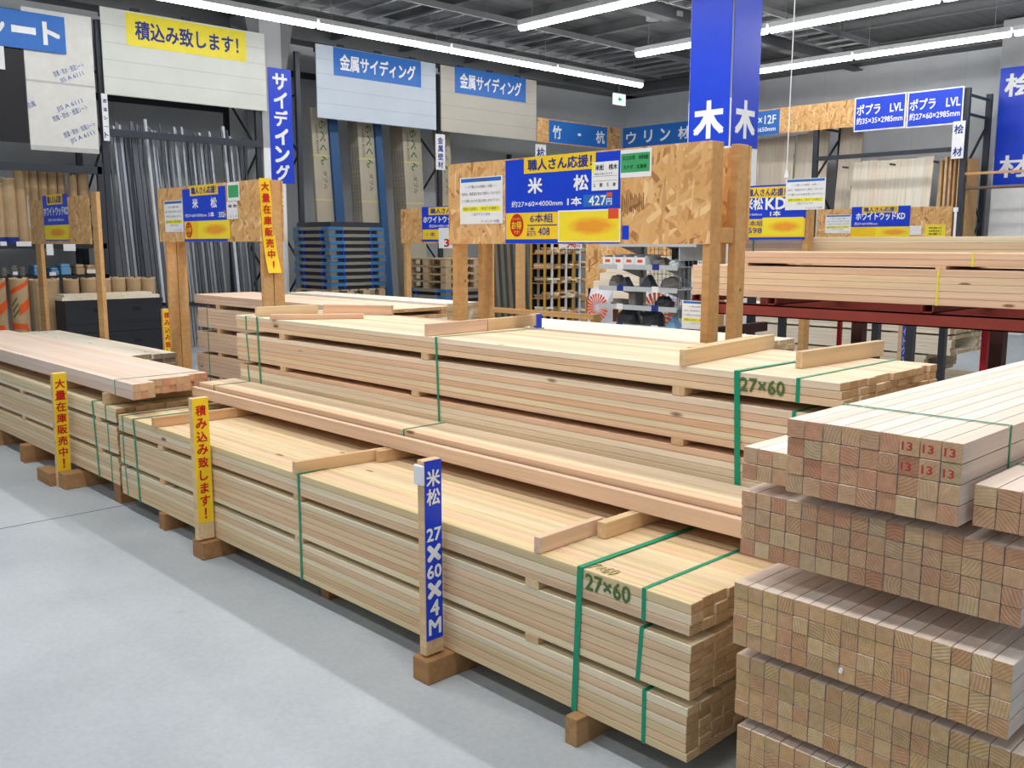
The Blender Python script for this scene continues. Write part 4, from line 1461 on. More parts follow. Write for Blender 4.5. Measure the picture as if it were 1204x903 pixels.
# ------------------------------------------------------------------ blue pillar with 木
pc = at(858, 165, Y=8.4)
pw = 0.52
x1, y0 = pc.x, pc.y
zs_ = at(858, 171, Y=8.4).z
pl = wrap_column('pillar_casing', x1 - pw, x1, y0, y0 + pw, 5.25, 'tall square pillar cased in blue 木材 signs in the middle of the shop')
for k_, F in enumerate((Face('-Y', y0), Face('+X', x1))):
    u0, u1 = (x1 - pw + 0.012, x1 - 0.012) if k_ == 0 else (y0 + 0.012, y0 + pw - 0.012)
    m = MB()
    F.card(m, (u0, u1, zs_, 5.2), 0.001, 0.006)
    sp = m.build('blue_sign', BLUE, pl)
    m = MB()
    h_ = (u1 - u0)
    F.text(m, '木', (u0 + h_ * 0.15, u1 - h_ * 0.15, zs_ + 0.10, zs_ + 0.10 + h_ * 0.72), 0.007, 0.05)
    m.build('lettering', WHITE, sp)
m = MB()
F = Face('+X', x1)
F.card(m, (y0 + 0.18, y0 + 0.36, 1.70, 1.86), 0.001, 0.002)
m.build('small_card', SKY, pl)
# cord hanging near the pillar
a = at(938, 0, Y=7.0)
b = at(925, 200, Y=7.0)
m = MB()
m.tube((b.x, 7.0, b.z), (b.x + 0.02, 7.0, 5.25), 0.004, 6)
m.tube((b.x, 7.0, b.z - 0.06), (b.x, 7.0, b.z), 0.02, 10, r1=0.01)
tag(m.build('pull_cord', PAPER), 'thin white pull cord hanging right of the blue pillar', 'cord')

# ------------------------------------------------------------------ left-hand wall: racks, hung boards, pipes, cartons
XL = -13.3
XR_ = -14.35


def upright(e, y, z1, mat=STEELD, x0=XR_, x1=XL, seg=0.9):
    MB().box(x1 - 0.06, x1, y - 0.04, y + 0.04, 0, z1).build('front_upright', mat, e)
    MB().box(x0, x0 + 0.06, y - 0.04, y + 0.04, 0, z1).build('rear_upright', mat, e)
    m = MB()
    z = 0.25
    k_ = 0
    while z + seg < z1:
        a, b = (x0 + 0.05, x1 - 0.05) if k_ % 2 == 0 else (x1 - 0.05, x0 + 0.05)
        m.bar((a, y, z), (b, y, z + seg), 0.02, 0.03)
        z += seg
        k_ += 1
    for z in (0.25, z):
        m.bar((x0 + 0.05, y, z), (x1 - 0.05, y, z), 0.02, 0.03)
    m.build('lattice', mat, e)


def yL(px, py=200, X=XL):
    return at(px, py, X=X).y


Yb = [yL(126), yL(306), yL(354), yL(518), yL(640), yL(722)]
r1 = thing('storage_rack', 'dark steel rack holding the leaning metal pipes on the left-hand wall', 'rack', ((XL + XR_) / 2, (Yb[0] + Yb[1]) / 2, 0))
for y in (Yb[0], Yb[1]):
    upright(r1, y, 4.5)
zb = at(220, 163, X=XL).z
MB().box(XL - 0.02, XL + 0.03, Yb[0] - 0.05, Yb[1] + 0.05, zb - 0.05, zb + 0.05).build('front_beam', STEELD, r1)
MB().box(XR_, XR_ + 0.05, Yb[0], Yb[1], 3.6, 3.7).build('rear_beam', STEELD, r1)
MB().box(XL - 0.05, XL - 0.01, Yb[0], Yb[1], 0.62, 0.68).build('lower_rail', STEELD, r1)
for i in range(9):
    y = Yb[0] + 0.2 + i * (Yb[1] - Yb[0] - 0.4) / 8
    MB().box(XL - 0.03, XL + 0.12, y - 0.012, y + 0.012, 0.66, 0.69).build('prong', STEELD, r1)
r2 = thing('storage_rack', 'dark steel rack behind the pallets holding tall siding cartons', 'rack', ((XL + XR_) / 2, (Yb[2] + Yb[5]) / 2, 0))
for y in Yb[2:]:
    upright(r2, y, 4.5 if y < 13 else 3.35)
MB().box(XR_, XR_ + 0.05, Yb[2], Yb[4], 4.3, 4.4).build('rear_beam', STEELD, r2)
MB().box(XR_, XR_ + 0.05, Yb[4], Yb[5], 3.15, 3.22).build('rear_beam', STEELD, r2)

PMATS = [STEELM, STEELL, STEELD, STEELM, STEELL]
pr = random.Random(11)
npipe = 40
for i in range(npipe):
    f = (i + 0.5) / npipe
    y = Yb[0] + 0.12 + f * (Yb[1] - Yb[0] - 0.24)
    if 0.74 < f < 0.80 or 0.9 < f < 0.93:
        continue
    big = pr.random() < 0.35
    zt = zb + pr.uniform(0.04, 0.2)
    mt = pr.choice(PMATS) if f < 0.78 else pr.choice([STEELL, STEELM])
    if i in (10, 30, 33):
        mt = plain('white_pipe', c8(206, 212, 218), 0.4)
        zt = zb + 0.25
    y0 = y + 0.06
    xb, xt = XL - 0.06 + pr.uniform(-0.05, 0.0), XL - 0.20 - pr.uniform(0, 0.1)
    xb = XL + 0.14 + pr.uniform(0, 0.06) if False else XL - 0.09
    m = MB()
    r_ = 0.023 if big else 0.017
    if pr.random() < 0.5:
        m.bar((xb, y0 + 0.04, 0.0), (xt, y, zt), r_ * 1.9, r_ * 1.4, 0, (1, 0, 0))
    else:
        m.tube((xb, y0 + 0.04, 0.0), (xt, y, zt), r_, 10)
    tone = 'white' if mt.name == 'white_pipe' else 'shiny' if mt is STEELL else 'dark' if mt is STEELD else 'grey'
    tag(m.build('metal_pipe', mt), '%s metal pipe standing %s from the left in the wall rack of pipes' % (tone, str(i + 1) + ({1: 'st', 2: 'nd', 3: 'rd'}.get((i + 1) % 10, 'th') if (i + 1) not in (11, 12, 13) else 'th')), 'pipe', 'pipes in the wall rack')


def hung_board(label, tl, br, mat, sign_tl=None, sign_br=None, text=None, smat=SKY, tcol=WHITE, X=XL + 0.05):
    F = Face('+X', X)
    r = F.rect(tl, br)
    e = thing('hanging_board', label, 'board', (X, (r[0] + r[1]) / 2, r[2]))
    m = MB()
    F.card(m, r, -0.02, 0.02)
    m.build('siding_panel', mat, e)
    for f in (0.2, 0.5, 0.8):
        y = r[0] + f * (r[1] - r[0])
        MB().box(X - 0.05, X - 0.01, y - 0.06, y + 0.06, r[3] - 0.01, r[3] + 0.05).build('hook', STEELD, e)
    MB().box(X - 0.07, X - 0.02, r[0], r[1], r[3] - 0.12, r[3] - 0.04).build('back_rail', STEELD, e)
    if text:
        rs = F.rect(sign_tl, sign_br)
        m = MB()
        F.card(m, rs, 0.001, 0.004)
        s_ = m.build('sign', smat, e)
        m = MB()
        F.text(m, text, sub(rs, 0.07, 0.93, 0.22, 0.78), 0.005, 0.03)
        m.build('lettering', tcol, s_)
    return e, F, r


hung_board('white siding board hung high with the yellow sign 積込み致します！', (117, 7), (314, 131), SID1, (147, 14), (289.5, 73), '積込み致します！', LEMON, NAVY)
hung_board('bluish-white siding board with a blue 金属サイディング sign', (371, 51), (513, 153), SID2, (391.5, 55), (495, 103), '金属サイディング')
hung_board('beige siding board with a blue 金属サイディング sign, right of the bluish one', (518, 76), (630.5, 166), SID3, (534.5, 78), (618, 121), '金属サイディング')
# sheet roll board and black sheet at the far left
F = Face('+X', XL + 0.06)
r = F.rect((24, 7), (117, 181))
wb = thing('hanging_board', 'white moisture-sheet board printed with slanted blue writing, far left', 'board', (XL, (r[0] + r[1]) / 2, r[2]))
m = MB()
F.card(m, r, -0.02, 0.02)
m.build('sheet_panel', plain('sheet_white', c8(226, 226, 222), 0.6), wb)
m = MB()
for (cx, cy, tx, L_, ang) in ((0.62, 0.40, '防風・防水・透湿シート', 0.48, 0.42), (0.66, 0.455, 'JIS A 6111', 0.38, 0.42), (0.60, 0.66, 'JIS A 6111', 0.42, 0.42), (0.60, 0.715, '防風・防水・透湿シート', 0.56, 0.42),
                              (0.72, 0.83, '透湿・防水・防風シート', 0.52, 0.42), (0.76, 0.885, 'JIS A 6111', 0.40, 0.42), (0.05, 0.68, '防風', 0.12, 0.42)):
    W_ = r[1] - r[0]
    U = Vector((0, math.cos(ang), math.sin(ang)))
    V = Vector((0, -math.sin(ang), math.cos(ang)))
    o = F.o + F.U * (r[0] + cx * W_) + F.V * (r[3] - cy * (r[3] - r[2]))
    put_text(m, tx, o, U, V, F.N, -L_ * W_ / 2, L_ * W_ / 2, -0.035, 0.035, 0.01, False, 0, 0.0015)
m.build('printed_writing', plain('print_faded_blue', c8(84, 104, 176), 0.6), wb)
m = MB()
F.card(m, sub(r, 0, 1, 0.50, 0.515), 0.0, 0.004)
m.build('fold_line', plain('sheet_fold_grey', c8(196, 196, 194), 0.6), wb)  # strip of slightly darker grey across the sheet
m = MB()
F.card(m, sub(r, 0, 1, 0.965, 1.0), 0.0, 0.006)
m.build('fold_line', plain('sheet_fold_grey', c8(196, 196, 194), 0.6), wb)
rb = F.rect((-60, 0), (24, 172))
bb = thing('hanging_board', 'black sheet board hung left of the white moisture-sheet board', 'board', (XL, (rb[0] + rb[1]) / 2, rb[2]))
m = MB()
F.card(m, (rb[0], r[0] - 0.01, r[2] + 0.08, r[3] - 0.05), -0.02, 0.02)
m.build('sheet_panel', BLACKS, bb)
F = Face('+X', XL + 0.09)
rs = F.rect((-62, 0), (78, 64))
st = thing('hanging_sign', 'blue sign ending in シート at the top left corner', 'sign', (XL + 0.09, rs[1], rs[2]))
m = MB()
z1 = F.uv(78, 21)[1]
F.card(m, (rs[0], rs[1], rs[2], z1), 0.0, 0.008)
sg = m.build('sign_plate', SKY, st)
m = MB()
h_ = z1 - rs[2]
for ch, x0, x1, b0, b1 in (('シ', -0.02, 0.16, 0.2, 0.8), ('ー', 14.5, 41, 0.44, 0.56), ('ト', 51, 69, 0.22, 0.8)):
    u0, u1 = F.uv(x0 if x0 > 1 else -18, 40)[0], F.uv(x1 if x1 > 1 else 5, 40)[0]
    F.text(m, ch, (u0, u1, z1 - h_ * b1, z1 - h_ * b0), 0.008, 0.04)
m.build('lettering', WHITE, sg)
m = MB()
rr = F.rect((-8, 53), (6, 82))
F.card(m, rr, 0.009, 0.003)
m.build('small_price_card', PAPER, st)


def tag_card(label, F, r, chars, name='hanging_tag'):
    e = thing(name, label, 'tag', tuple(F.o + F.U * ((r[0] + r[1]) / 2) + F.V * r[2]))
    m = MB()
    F.card(m, r, 0.0, 0.004)
    p_ = m.build('card', PAPER, e)
    m = MB()
    F.vtext(m, chars, (r[0] + 0.01, r[1] - 0.01, r[2] + 0.02, r[3] - 0.04), 0.004, 0.03, 0.8)
    m.build('lettering', NAVY, p_)
    return e


F = Face('+X', XL + 0.04)
r = F.rect((118, 110), (128, 166))
tag_card('white tag reading 透湿シート between the two big white boards', Face('+X', XL + 0.075), F.rect((117.5, 110), (128, 166)), list('透湿シート'))
tag_card('white tag reading 金属壁材 below the bluish siding board', Face('+X', XL + 0.002), F.rect((513.5, 157), (525, 200)), list('金属壁材'))
tag_card('white tag reading 杭 under the OSB corner sign', Face('+X', XL + 0.002), F.rect((631, 169), (643.5, 190)), ['杭'])

# sign boards in the far corner
F = Face('+X', XL + 0.03)
r = F.rect((631, 138), (728, 177))
e = thing('corner_sign', 'strand-board sign reading 竹・杭 on the left side of the far corner', 'sign', (XL, (r[0] + r[1]) / 2, r[2]))
m = MB()
F.card(m, r, 0.0, 0.015)
m.build('board', OSB, e)
rs = F.rect((645, 140.5), (713, 172.5))
m = MB()
F.card(m, (rs[0], rs[1], r[2] + 0.02, r[3] - 0.02), 0.015, 0.003)
sp = m.build('blue_sign', SKY, e)
m = MB()
for ch, a_, b_ in (('竹', 0.06, 0.20), ('・', 0.46, 0.56), ('杭', 0.80, 0.95)):
    rr = sub((rs[0], rs[1], r[2], r[3]), a_, b_, 0.25, 0.78)
    if ch == '・':
        rr = sub((rs[0], rs[1], r[2], r[3]), 0.48, 0.53, 0.46, 0.56)
    F.text(m, ch, rr, 0.018, 0.03)
m.build('lettering', WHITE, sp)
YR = 16.0
F = Face('-Y', YR - 0.03)
r = F.rect((733, 151), (820, 176))
z1r, z0r = F.uv(733, 151)[1], F.uv(733, 176)[1]
e = thing('corner_sign', 'blue sign reading ウリン材 on the right side of the far corner', 'sign', (r[0], YR, z0r))
x1_ = F.uv(832, 140)[0]
m = MB()
F.card(m, (r[0], x1_, z0r, z1r), 0.0, 0.012)
sp = m.build('blue_sign', SKY, e)
m = MB()
for ch, p0, p1 in (('ウ', 737, 748), ('リ', 758, 767), ('ン', 777, 788), ('材', 798, 810)):
    u0, u1 = F.uv(p0, 160)[0], F.uv(p1, 160)[0]
    F.text(m, ch, (u0, u1, z0r + (z1r - z0r) * 0.25, z0r + (z1r - z0r) * 0.78), 0.012, 0.03)
m.build('lettering', WHITE, sp)
for x in (r[0] + 0.3, x1_ - 0.5):
    MB().box(x, x + 0.05, YR - 0.03, YR - 0.008, 0, z0r + 0.1).build('stand_post', STEELD, e)

# column with the サイディング sign
c0, c1 = yL(311), yL(345)
cl = wrap_column('sign_column', XL - 0.55, XL - 0.04, c0 + 0.02, c1 - 0.12, 5.0, 'structural column with the tall blue サイディング sign')
F = Face('+X', XL - 0.04)
zt, zb_ = F.uv(320, 79.5)[1], F.uv(338, 216)[1]
m = MB()
F.card(m, (F.uv(317, 150)[0], F.uv(344, 150)[0], zb_, zt), 0.001, 0.006)
sp = m.build('blue_sign', BLUE, cl)
m = MB()
F.vtext(m, list('サイディング'), (F.uv(318, 150)[0], F.uv(343, 150)[0], zb_ + 0.03, zt - 0.06), 0.007, 0.04, 0.84)
m.build('lettering', WHITE, sp)
m = MB()
yc = (c0 + c1) / 2 - 0.05
for sg in (-1, 1):
    m.add([(XL - 0.05, yc + sg * 0.22, 3.95), (XL - 0.05, yc + sg * 0.42, 4.95), (XL - 0.05, yc + sg * 0.1, 4.95), (XL - 0.5, yc + sg * 0.22, 3.95), (XL - 0.5, yc + sg * 0.42, 4.95), (XL - 0.5, yc + sg * 0.1, 4.95)],
          [(0, 1, 2), (5, 4, 3), (0, 3, 4, 1), (1, 4, 5, 2), (2, 5, 3, 0)])
m.build('gusset', BEAMM, cl)

# tall siding cartons
ci = 0
for (f0, f1, n, side) in ((374, 396, 1, 0), (428, 450, 4, 1), (480.5, 502, 5, 1), (521.5, 536, 2, 1)):
    y0, y1 = yL(f0, 200, XL - 0.12), yL(f1, 200, XL - 0.12)
    for k_ in range(n):
        xb, xt = XL - 0.06 - 0.075 * k_, XL - 0.30 - 0.075 * k_
        H_ = 3.72
        t_ = 0.07
        ang = math.atan2(xb - xt, H_)
        e = thing('siding_carton', '%s tall grey carton in the %s leaning pile of siding cartons' % ('front' if k_ == 0 else ORD[k_] + ' deep', ('leftmost', 'second', 'third', 'farthest')[ci]), 'carton', (xb, (y0 + y1) / 2, 0), 'tall siding cartons')
        R_ = Matrix.Rotation(-ang, 3, 'Y')
        cc = Vector((xb - t_ / 2, (y0 + y1) / 2, 0.0)) + R_ @ Vector((0, 0, H_ / 2 + 0.01))
        MB().obox(cc, (t_, y1 - y0, H_), R_, 0, 0.004).build('box', CARTON, e)
        o = cc + R_ @ Vector((t_ / 2 + 0.001, 0, 0))
        U, V, N_ = R_ @ Vector((0, 0, -1)), Vector((0, 1, 0)), R_ @ Vector((1, 0, 0))
        if k_ == 0:
            wy = (y1 - y0)
            m = MB()
            put_text(m, 'らべくん', o, U, V, N_, -1.66, -0.95, -wy * 0.12, wy * 0.22, 0.02)
            m.build('green_lettering', GREENT, e)
            m = MB()
            put_text(m, 'ダブル', o, U, V, N_, -0.86, -0.55, -wy * 0.04, wy * 0.18, 0.0)
            put_text(m, 'SIDING BOARD', o, U, V, N_, -1.6, -1.1, -wy * 0.30, -wy * 0.18, 0.0)
            m.build('lettering', INK, e)
            m = MB()
            for zz in (1.1, 0.38):
                c_ = o + R_ @ Vector((-t_ / 2, 0, zz))
                m.obox(c_, (t_ + 0.006, wy + 0.004, 0.02), R_)
            m.build('yellow_band', plain('band_pale_yellow', c8(206, 198, 120)), e)
        if side:
            m = MB()
            put_text(m, 'SIDING 12x455x3030', cc + R_ @ Vector((0, -(y1 - y0) / 2 - 0.001, 0)), R_ @ Vector((0, 0, -1)), R_ @ Vector((-1, 0, 0)), Vector((0, -1, 0)), -1.3, -0.2, -0.02, 0.02, 0.0)
            m.build('side_lettering', GREYINK, e)
    ci += 1
for i, (p0, p1) in enumerate(((399, 409), (452.5, 460), (468, 472))):
    y0, y1 = yL(p0), yL(p1)
    if i == 2:
        continue
    tag(MB().bar((XL - 0.03, (y0 + y1) / 2 + 0.02, 0), (XL - 0.30, (y0 + y1) / 2 - 0.02, 3.7), (y1 - y0), 0.10, 0, (1, 0, 0)).build('blue_wrapped_pack', BLUES), ('left' if i == 0 else 'right') + ' blue-wrapped upright pack between the tall siding cartons', 'pack')
# grey packs leaning further right
for i in range(7):
    y = yL(588 + i * 7.5, 300)
    tag(MB().bar((XL - 0.05, y, 0), (XL - 0.3, y, 2.9), 0.09, 0.10, 0, (1, 0, 0), 0.004).build('grey_pack', [CARTONS, plain('pack_olive_grey', c8(118, 118, 110), 0.7)][i % 2]), ORD[i] + ' greyish upright pack from the left seen between the main sign posts', 'pack', 'grey upright packs')

# left-end shelf rack with tubes
y0s, y1s = 2.2, yL(120)
sr = thing('shelf_rack', 'dark shelf rack with kraft tubes and small goods at the far left', 'rack', (XL, (y0s + y1s) / 2, 0))
for y in (y0s, y1s - 0.02):
    upright(sr, y, 2.62)
z195, z287, z325 = at(50, 196, X=XL).z, at(50, 288, X=XL).z, at(50, 326, X=XL).z
for z in (z195,):
    MB().box(XL - 0.06, XL, y0s, y1s, z - 0.06, z + 0.04).build('top_beam', STEELD, sr)
shelves = []
for z in (z287, z325):
    sh = MB().box(XR_, XL, y0s, y1s, z - 0.05, z + 0.02).build('shelf', BLACKP, sr)
    shelves.append(sh)
F = Face('+X', XL)
for (tl, br) in (((0, 284), (8, 289)), ((19, 284), (37, 289.5)), ((54, 287), (63, 300)), ((74, 285), (89, 295)), ((15, 319.5), (21, 323)), ((58, 320), (66, 324)), ((102, 317), (114, 321))):
    m = MB()
    r = F.rect(tl, br)
    F.card(m, r, 0.002, 0.003)
    m.build('price_label', PAPER, sr)


def kraft(cx, cy, r_, z0, z1, label, group, rim=True):
    e = thing('paper_tube', label, 'paper tube', (cx, cy, z0), group)
    MB().tube((cx, cy, z0), (cx, cy, z1), r_, 20).build('tube', KRAFT, e)
    m = MB()
    n = 20
    rr = random.Random(int(cy * 1000))
    vs, fs = [], []
    for k_ in range(n):
        t = 2 * math.pi * k_ / n
        hgt = rr.uniform(0.005, 0.035)
        for q in (1.0, 0.86):
            vs.append((cx + r_ * q * math.cos(t), cy + r_ * q * math.sin(t), z1))
            vs.append((cx + r_ * q * math.cos(t), cy + r_ * q * math.sin(t), z1 + hgt))
    for k_ in range(n):
        a, b = 4 * k_, 4 * ((k_ + 1) % n)
        fs += [(a, b, b + 1, a + 1), (a + 1, b + 1, b + 3, a + 3), (a + 3, b + 3, b + 2, a + 2)]
    m.add(vs, fs)
    m.build('rim', KRAFTD, e)
    return e


# upper tubes on the shelf
zt_ = at(60, 197, X=XL - 0.2).z
for i, (px, w_, hz) in enumerate(((-4, 18, 2.30), (9, 20, 2.36), (24, 13, 2.5), (34, 11, 2.5), (44, 11, 2.5), (55, 11, 2.5), (66, 11, 2.5), (77, 10, 2.48), (87, 10, 2.44), (99, 13, 2.52))):
    y = yL(px, 240, XL - 0.25)
    r_ = (yL(px + w_ / 2, 240, XL - 0.25) - yL(px - w_ / 2, 240, XL - 0.25)) / 2 * 0.98
    e = kraft(XL - 0.25 - (0.12 if 2 < i < 8 else 0), y, r_, z287 + 0.02, hz, ORD[i] + ' kraft paper tube from the left on the upper shelf', 'kraft tubes on the upper shelf')
    if i in (0, 1):
        MB().tube((XL - 0.25, y, z287 + 0.02), (XL - 0.25, y, z287 + 0.10), r_ * 1.01, 20).build('blue_band', NAVY, e)
# goods on the lower shelf
for i, (px, w_, h_, mt, nm) in enumerate(((4, 8, 0.11, PACKGREY, 'grey rope coil'), (16, 9, 0.14, PACKGREY, 'tall grey rope coil'), (26, 8, 0.12, PACKGREY, 'grey-white coil'), (42, 9, 0.16, TILEBLUE, 'pale blue pack left of the sign post'),
                                          (62, 9, 0.12, TILEBLUE, 'low pale blue pack'), (75, 12, 0.17, TILEBLUE, 'bright blue pack'), (92, 10, 0.16, KRAFT, 'brown pack'), (105, 10, 0.15, KRAFT, 'rightmost brown pack'))):
    y = yL(px, 310, XL - 0.12)
    r_ = (yL(px + w_ / 2, 310, XL - 0.12) - yL(px - w_ / 2, 310, XL - 0.12)) / 2
    m = MB()
    if 'coil' in nm:
        for k_ in range(4):
            m.tube((XL - 0.15, y, z325 + 0.022 + k_ * h_ / 4), (XL - 0.15, y, z325 + 0.018 + (k_ + 1) * h_ / 4), r_ * (1 - 0.06 * (k_ % 2)), 16)
    else:
        m.box(XL - 0.32, XL - 0.04, y - r_, y + r_, z325 + 0.021, z325 + h_ * 0.72, 0, 0.01).box(XL - 0.30, XL - 0.06, y - r_ * 0.9, y + r_ * 0.9, z325 + h_ * 0.72, z325 + h_, 0, 0.01)
    tag(m.build('rope_coil' if 'coil' in nm else 'goods_pack', mt), nm + ' on the small-goods shelf, far left', 'coil' if 'coil' in nm else 'pack')
# tubes standing on the floor
XB = -12.75
spec = [(-4, 22, 326, 'big'), (22, 22, 325, 'art'), (52, 36, 326, 'wide'), (84, 18, 325.5, ''), (104, 18, 324.5, ''), (122, 17, 325, ''), (139, 17, 324, ''), (157, 17, 324, ''), (174, 17, 324, '')]
for i, (px, w_, py, kind) in enumerate(spec):
    X_ = XB + (-0.14 if kind == 'wide' else 0.12 if kind else 0)
    y = yL(px, 340, X_)
    r_ = (yL(px + w_ / 2, 340, X_) - yL(px - w_ / 2, 340, X_)) / 2 * 0.99
    e = kraft(X_, y, r_, 0.0, at(px, py + 4, X=X_).z, ORD[i] + ' kraft tube from the left on the floor near the crates' + (', printed orange and green' if kind in ('art', 'big') else ''), 'kraft tubes on the floor')
    if kind in ('art', 'big'):
        zt = at(px, py, X=X_).z
        m = MB()
        def band(m, t0, t1, za, zb2, hw):
            n = 14
            vs = []
            for k_ in range(n + 1):
                t = t0 + (t1 - t0) * k_ / n
                z = za + (zb2 - za) * k_ / n
                for dz in (-hw, hw):
                    vs.append((X_ + (r_ + 0.002) * math.cos(t), y + (r_ + 0.002) * math.sin(t), z + dz))
            m.add(vs, [(2 * k_, 2 * k_ + 2, 2 * k_ + 3, 2 * k_ + 1) for k_ in range(n)])
        band(m, -1.4, 1.2, zt - 0.20, zt - 0.05, 0.03)
        band(m, -0.4, 1.1, zt - 0.42, zt - 0.30, 0.06)
        band(m, -1.4, 0.3, zt - 0.60, zt - 0.62, 0.035)
        band(m, 0.3, 1.1, zt - 0.62, zt - 0.95, 0.06)
        m.build('orange_print', ORANGE, e)
        m = MB()
        for k_ in range(3):
            band(m, -1.2 + k_ * 0.08, -0.5 + k_ * 0.08, zt - 0.36 - k_ * 0.07, zt - 0.26 - k_ * 0.07, 0.014)
        m.build('green_print', GREENT, e)
# black crates with a plank on top
XC = -12.25
F = Face('+X', XC)
ra = F.rect((76, 352), (193, 400))
zc1 = F.uv(130, 352)[1]
H_ = zc1 / 2
for k_, nm in ((0, 'lower'), (1, 'upper')):
    e = thing('plastic_crate', nm + ' large black plastic crate on the floor below the pipes', 'crate', (XC - 0.3, (ra[0] + ra[1]) / 2, k_ * H_))
    y0, y1 = ra[0], ra[1]
    z0 = k_ * H_
    m = MB()
    m.box(XC - 0.36, XC - 0.012, y0 + 0.012, y1 - 0.012, z0 + 0.001, z0 + 0.02)
    for (a, b, c_, d_) in ((XC - 0.36, XC - 0.34, y0, y1), (XC - 0.02, XC, y0, y1), (XC - 0.34, XC - 0.02, y0, y0 + 0.02), (XC - 0.34, XC - 0.02, y1 - 0.02, y1)):
        m.box(a, b, c_, d_, z0 + 0.001, z0 + H_ - 0.004)
    m.box(XC - 0.005, XC + 0.008, y0 - 0.008, y1 + 0.008, z0 + H_ - 0.05, z0 + H_ - 0.006)
    m.box(XC - 0.005, XC + 0.008, y0 - 0.008, y1 + 0.008, z0 + H_ * 0.28, z0 + H_ * 0.28 + 0.015)
    m.build('body', BLACKP, e)
    for f in (0.32, 0.72):
        yy = y0 + f * (y1 - y0)
        MB().box(XC, XC + 0.003, yy - 0.05, yy + 0.05, z0 + H_ * 0.62, z0 + H_ * 0.74).build('hand_slot_shade', DARK, e)  # dark plate standing in for the shade of an open slot
a, b = at(72, 345, X=XC), at(187, 342, X=XC)
tag(MB().box(XC - 0.28, XC + 0.01, a.y, b.y, zc1 + 0.001, zc1 + 0.045, 0, 0.003).box(XC - 0.26, XC + 0.0, a.y + 0.03, b.y - 0.1, zc1 + 0.046, zc1 + 0.08, 0, 0.003).build('plank', PALE), 'pale plank lying on the black crates', 'plank')

# ------------------------------------------------------------------ pallets


def make_pallet(w_, d_, h_, plastic=True):
    e = thing('pallet', 'x', 'pallet', (0, 0, 0))
    m = MB()
    if plastic:
        m.box(-d_ / 2 + 0.14, d_ / 2 - 0.14, -w_ / 2, w_ / 2, h_ * 0.52, h_, 0, 0.004)
        m.box(-d_ / 2, d_ / 2, -w_ / 2 + 0.24, w_ / 2 - 0.24, h_ * 0.52, h_ - 0.002, 0, 0.004)
        m.build('deck', PALGREY, e)
        for sx in (-1, 1):
            for sy in (-1, 1):
                x0, y0 = sx * d_ / 2, sy * w_ / 2
                m = MB()
                m.box(x0 + sx * 0.004, x0 - sx * 0.2, y0 + sy * 0.004, y0 - sy * 0.26, h_ * 0.50, h_ - 0.001, 0, 0.004)
                m.build('blue_corner', PALBLUE, e)
                MB().box(x0, x0 - sx * 0.12, y0, y0 - sy * 0.12, 0.0, h_ * 0.5).build('foot', PACKGREY, e)
        m = MB()
        m.box(-d_ / 2 + 0.14, d_ / 2 - 0.14, -w_ / 2 + 0.03, w_ / 2 - 0.03, 0.0, h_ * 0.5)
        m.box(-d_ / 2 + 0.03, d_ / 2 - 0.03, -w_ / 2 + 0.14, w_ / 2 - 0.14, 0.002, h_ * 0.49)
        m.build('gap_shade_core', BLACKP, e)  # solid dark block in place of the shaded gap under the deck
        m = MB()
        for f in (-0.25, 0.25):
            m.box(d_ / 2 - 0.04, d_ / 2 - 0.005, f * w_ - 0.012, f * w_ + 0.012, 0.0, h_ * 0.5)
            m.box(f * d_ - 0.012, f * d_ + 0.012, -w_ / 2 + 0.005, -w_ / 2 + 0.04, 0.0, h_ * 0.5)
        m.build('blue_ribs', BLUE, e)
    else:
        for k_ in range(6):
            y = -w_ / 2 + (k_ + 0.5) * w_ / 6
            MB().box(-d_ / 2, d_ / 2, y - w_ / 15, y + w_ / 15, h_ - 0.022, h_, 0, 0.002).build('deck_board', PALW, e)
        for x in (-1, 0, 1):
            xx = x * (d_ / 2 - 0.06)
            for y in (-1, -0.33, 0.33, 1):
                yy = y * (w_ / 2 - 0.06)
                MB().box(xx - 0.06, xx + 0.06, yy - 0.06, yy + 0.06, 0.018, h_ - 0.022, 0, 0.002).build('block', PALW, e)
            MB().box(xx - 0.06, xx + 0.06, -w_ / 2, w_ / 2, 0.0, 0.018).build('runner', PALW, e)
    return e


def copy_thing(src, loc, label, group, rz=0.0):
    c = src.copy()
    COL.objects.link(c)
    c.location = loc
    c.rotation_euler = (0, 0, rz)
    c['label'] = label
    c['group'] = group
    for ch in list(src.children):
        d = ch.copy()
        COL.objects.link(d)
        d.parent = c
        for g in ch.children:
            h = g.copy()
            COL.objects.link(h)
            h.parent = d
    return c


PS = 1.0
PXc, PYc = -12.0 - PS / 2, at(388, 300, X=-12.0).y + PS / 2
ph = 0.104
blue_p = make_pallet(PS, PS, ph)
wood_p = make_pallet(PS, PS, 0.118, False)
GP = 'stacked pallets below the bluish siding board'
z = 0.0
used = False
prng = random.Random(4)
zw = at(389, 344.5, X=-12.0).z
nlow = 6
lowh = zw / nlow
lv = ['lowest', 'second', 'third', 'fourth', 'fifth', 'sixth', 'seventh', 'eighth', 'ninth']
for i in range(7):
    if zw - (7 - i) * ph < -0.001 and i == 0:
        pass
nl = int(zw / ph)
zbase = zw - nl * ph
if zbase > 0.005:
    pass
for i in range(nl):
    loc = (PXc + prng.uniform(-0.01, 0.01), PYc + prng.uniform(-0.01, 0.01), i * ph)
    lab = lv[i] + ' blue-cornered pallet from the floor, under the bare wooden pallet'
    if not used:
        blue_p.location = loc
        blue_p['label'] = lab
        blue_p['group'] = GP
        used = True
    else:
        copy_thing(blue_p, loc, lab, GP)
z = nl * ph
wood_p.location = (PXc, PYc, z)
wood_p['label'] = 'bare wooden pallet in the middle of the tall blue-cornered pallet stack'
wood_p['group'] = GP
z += 0.118
ntop = 9
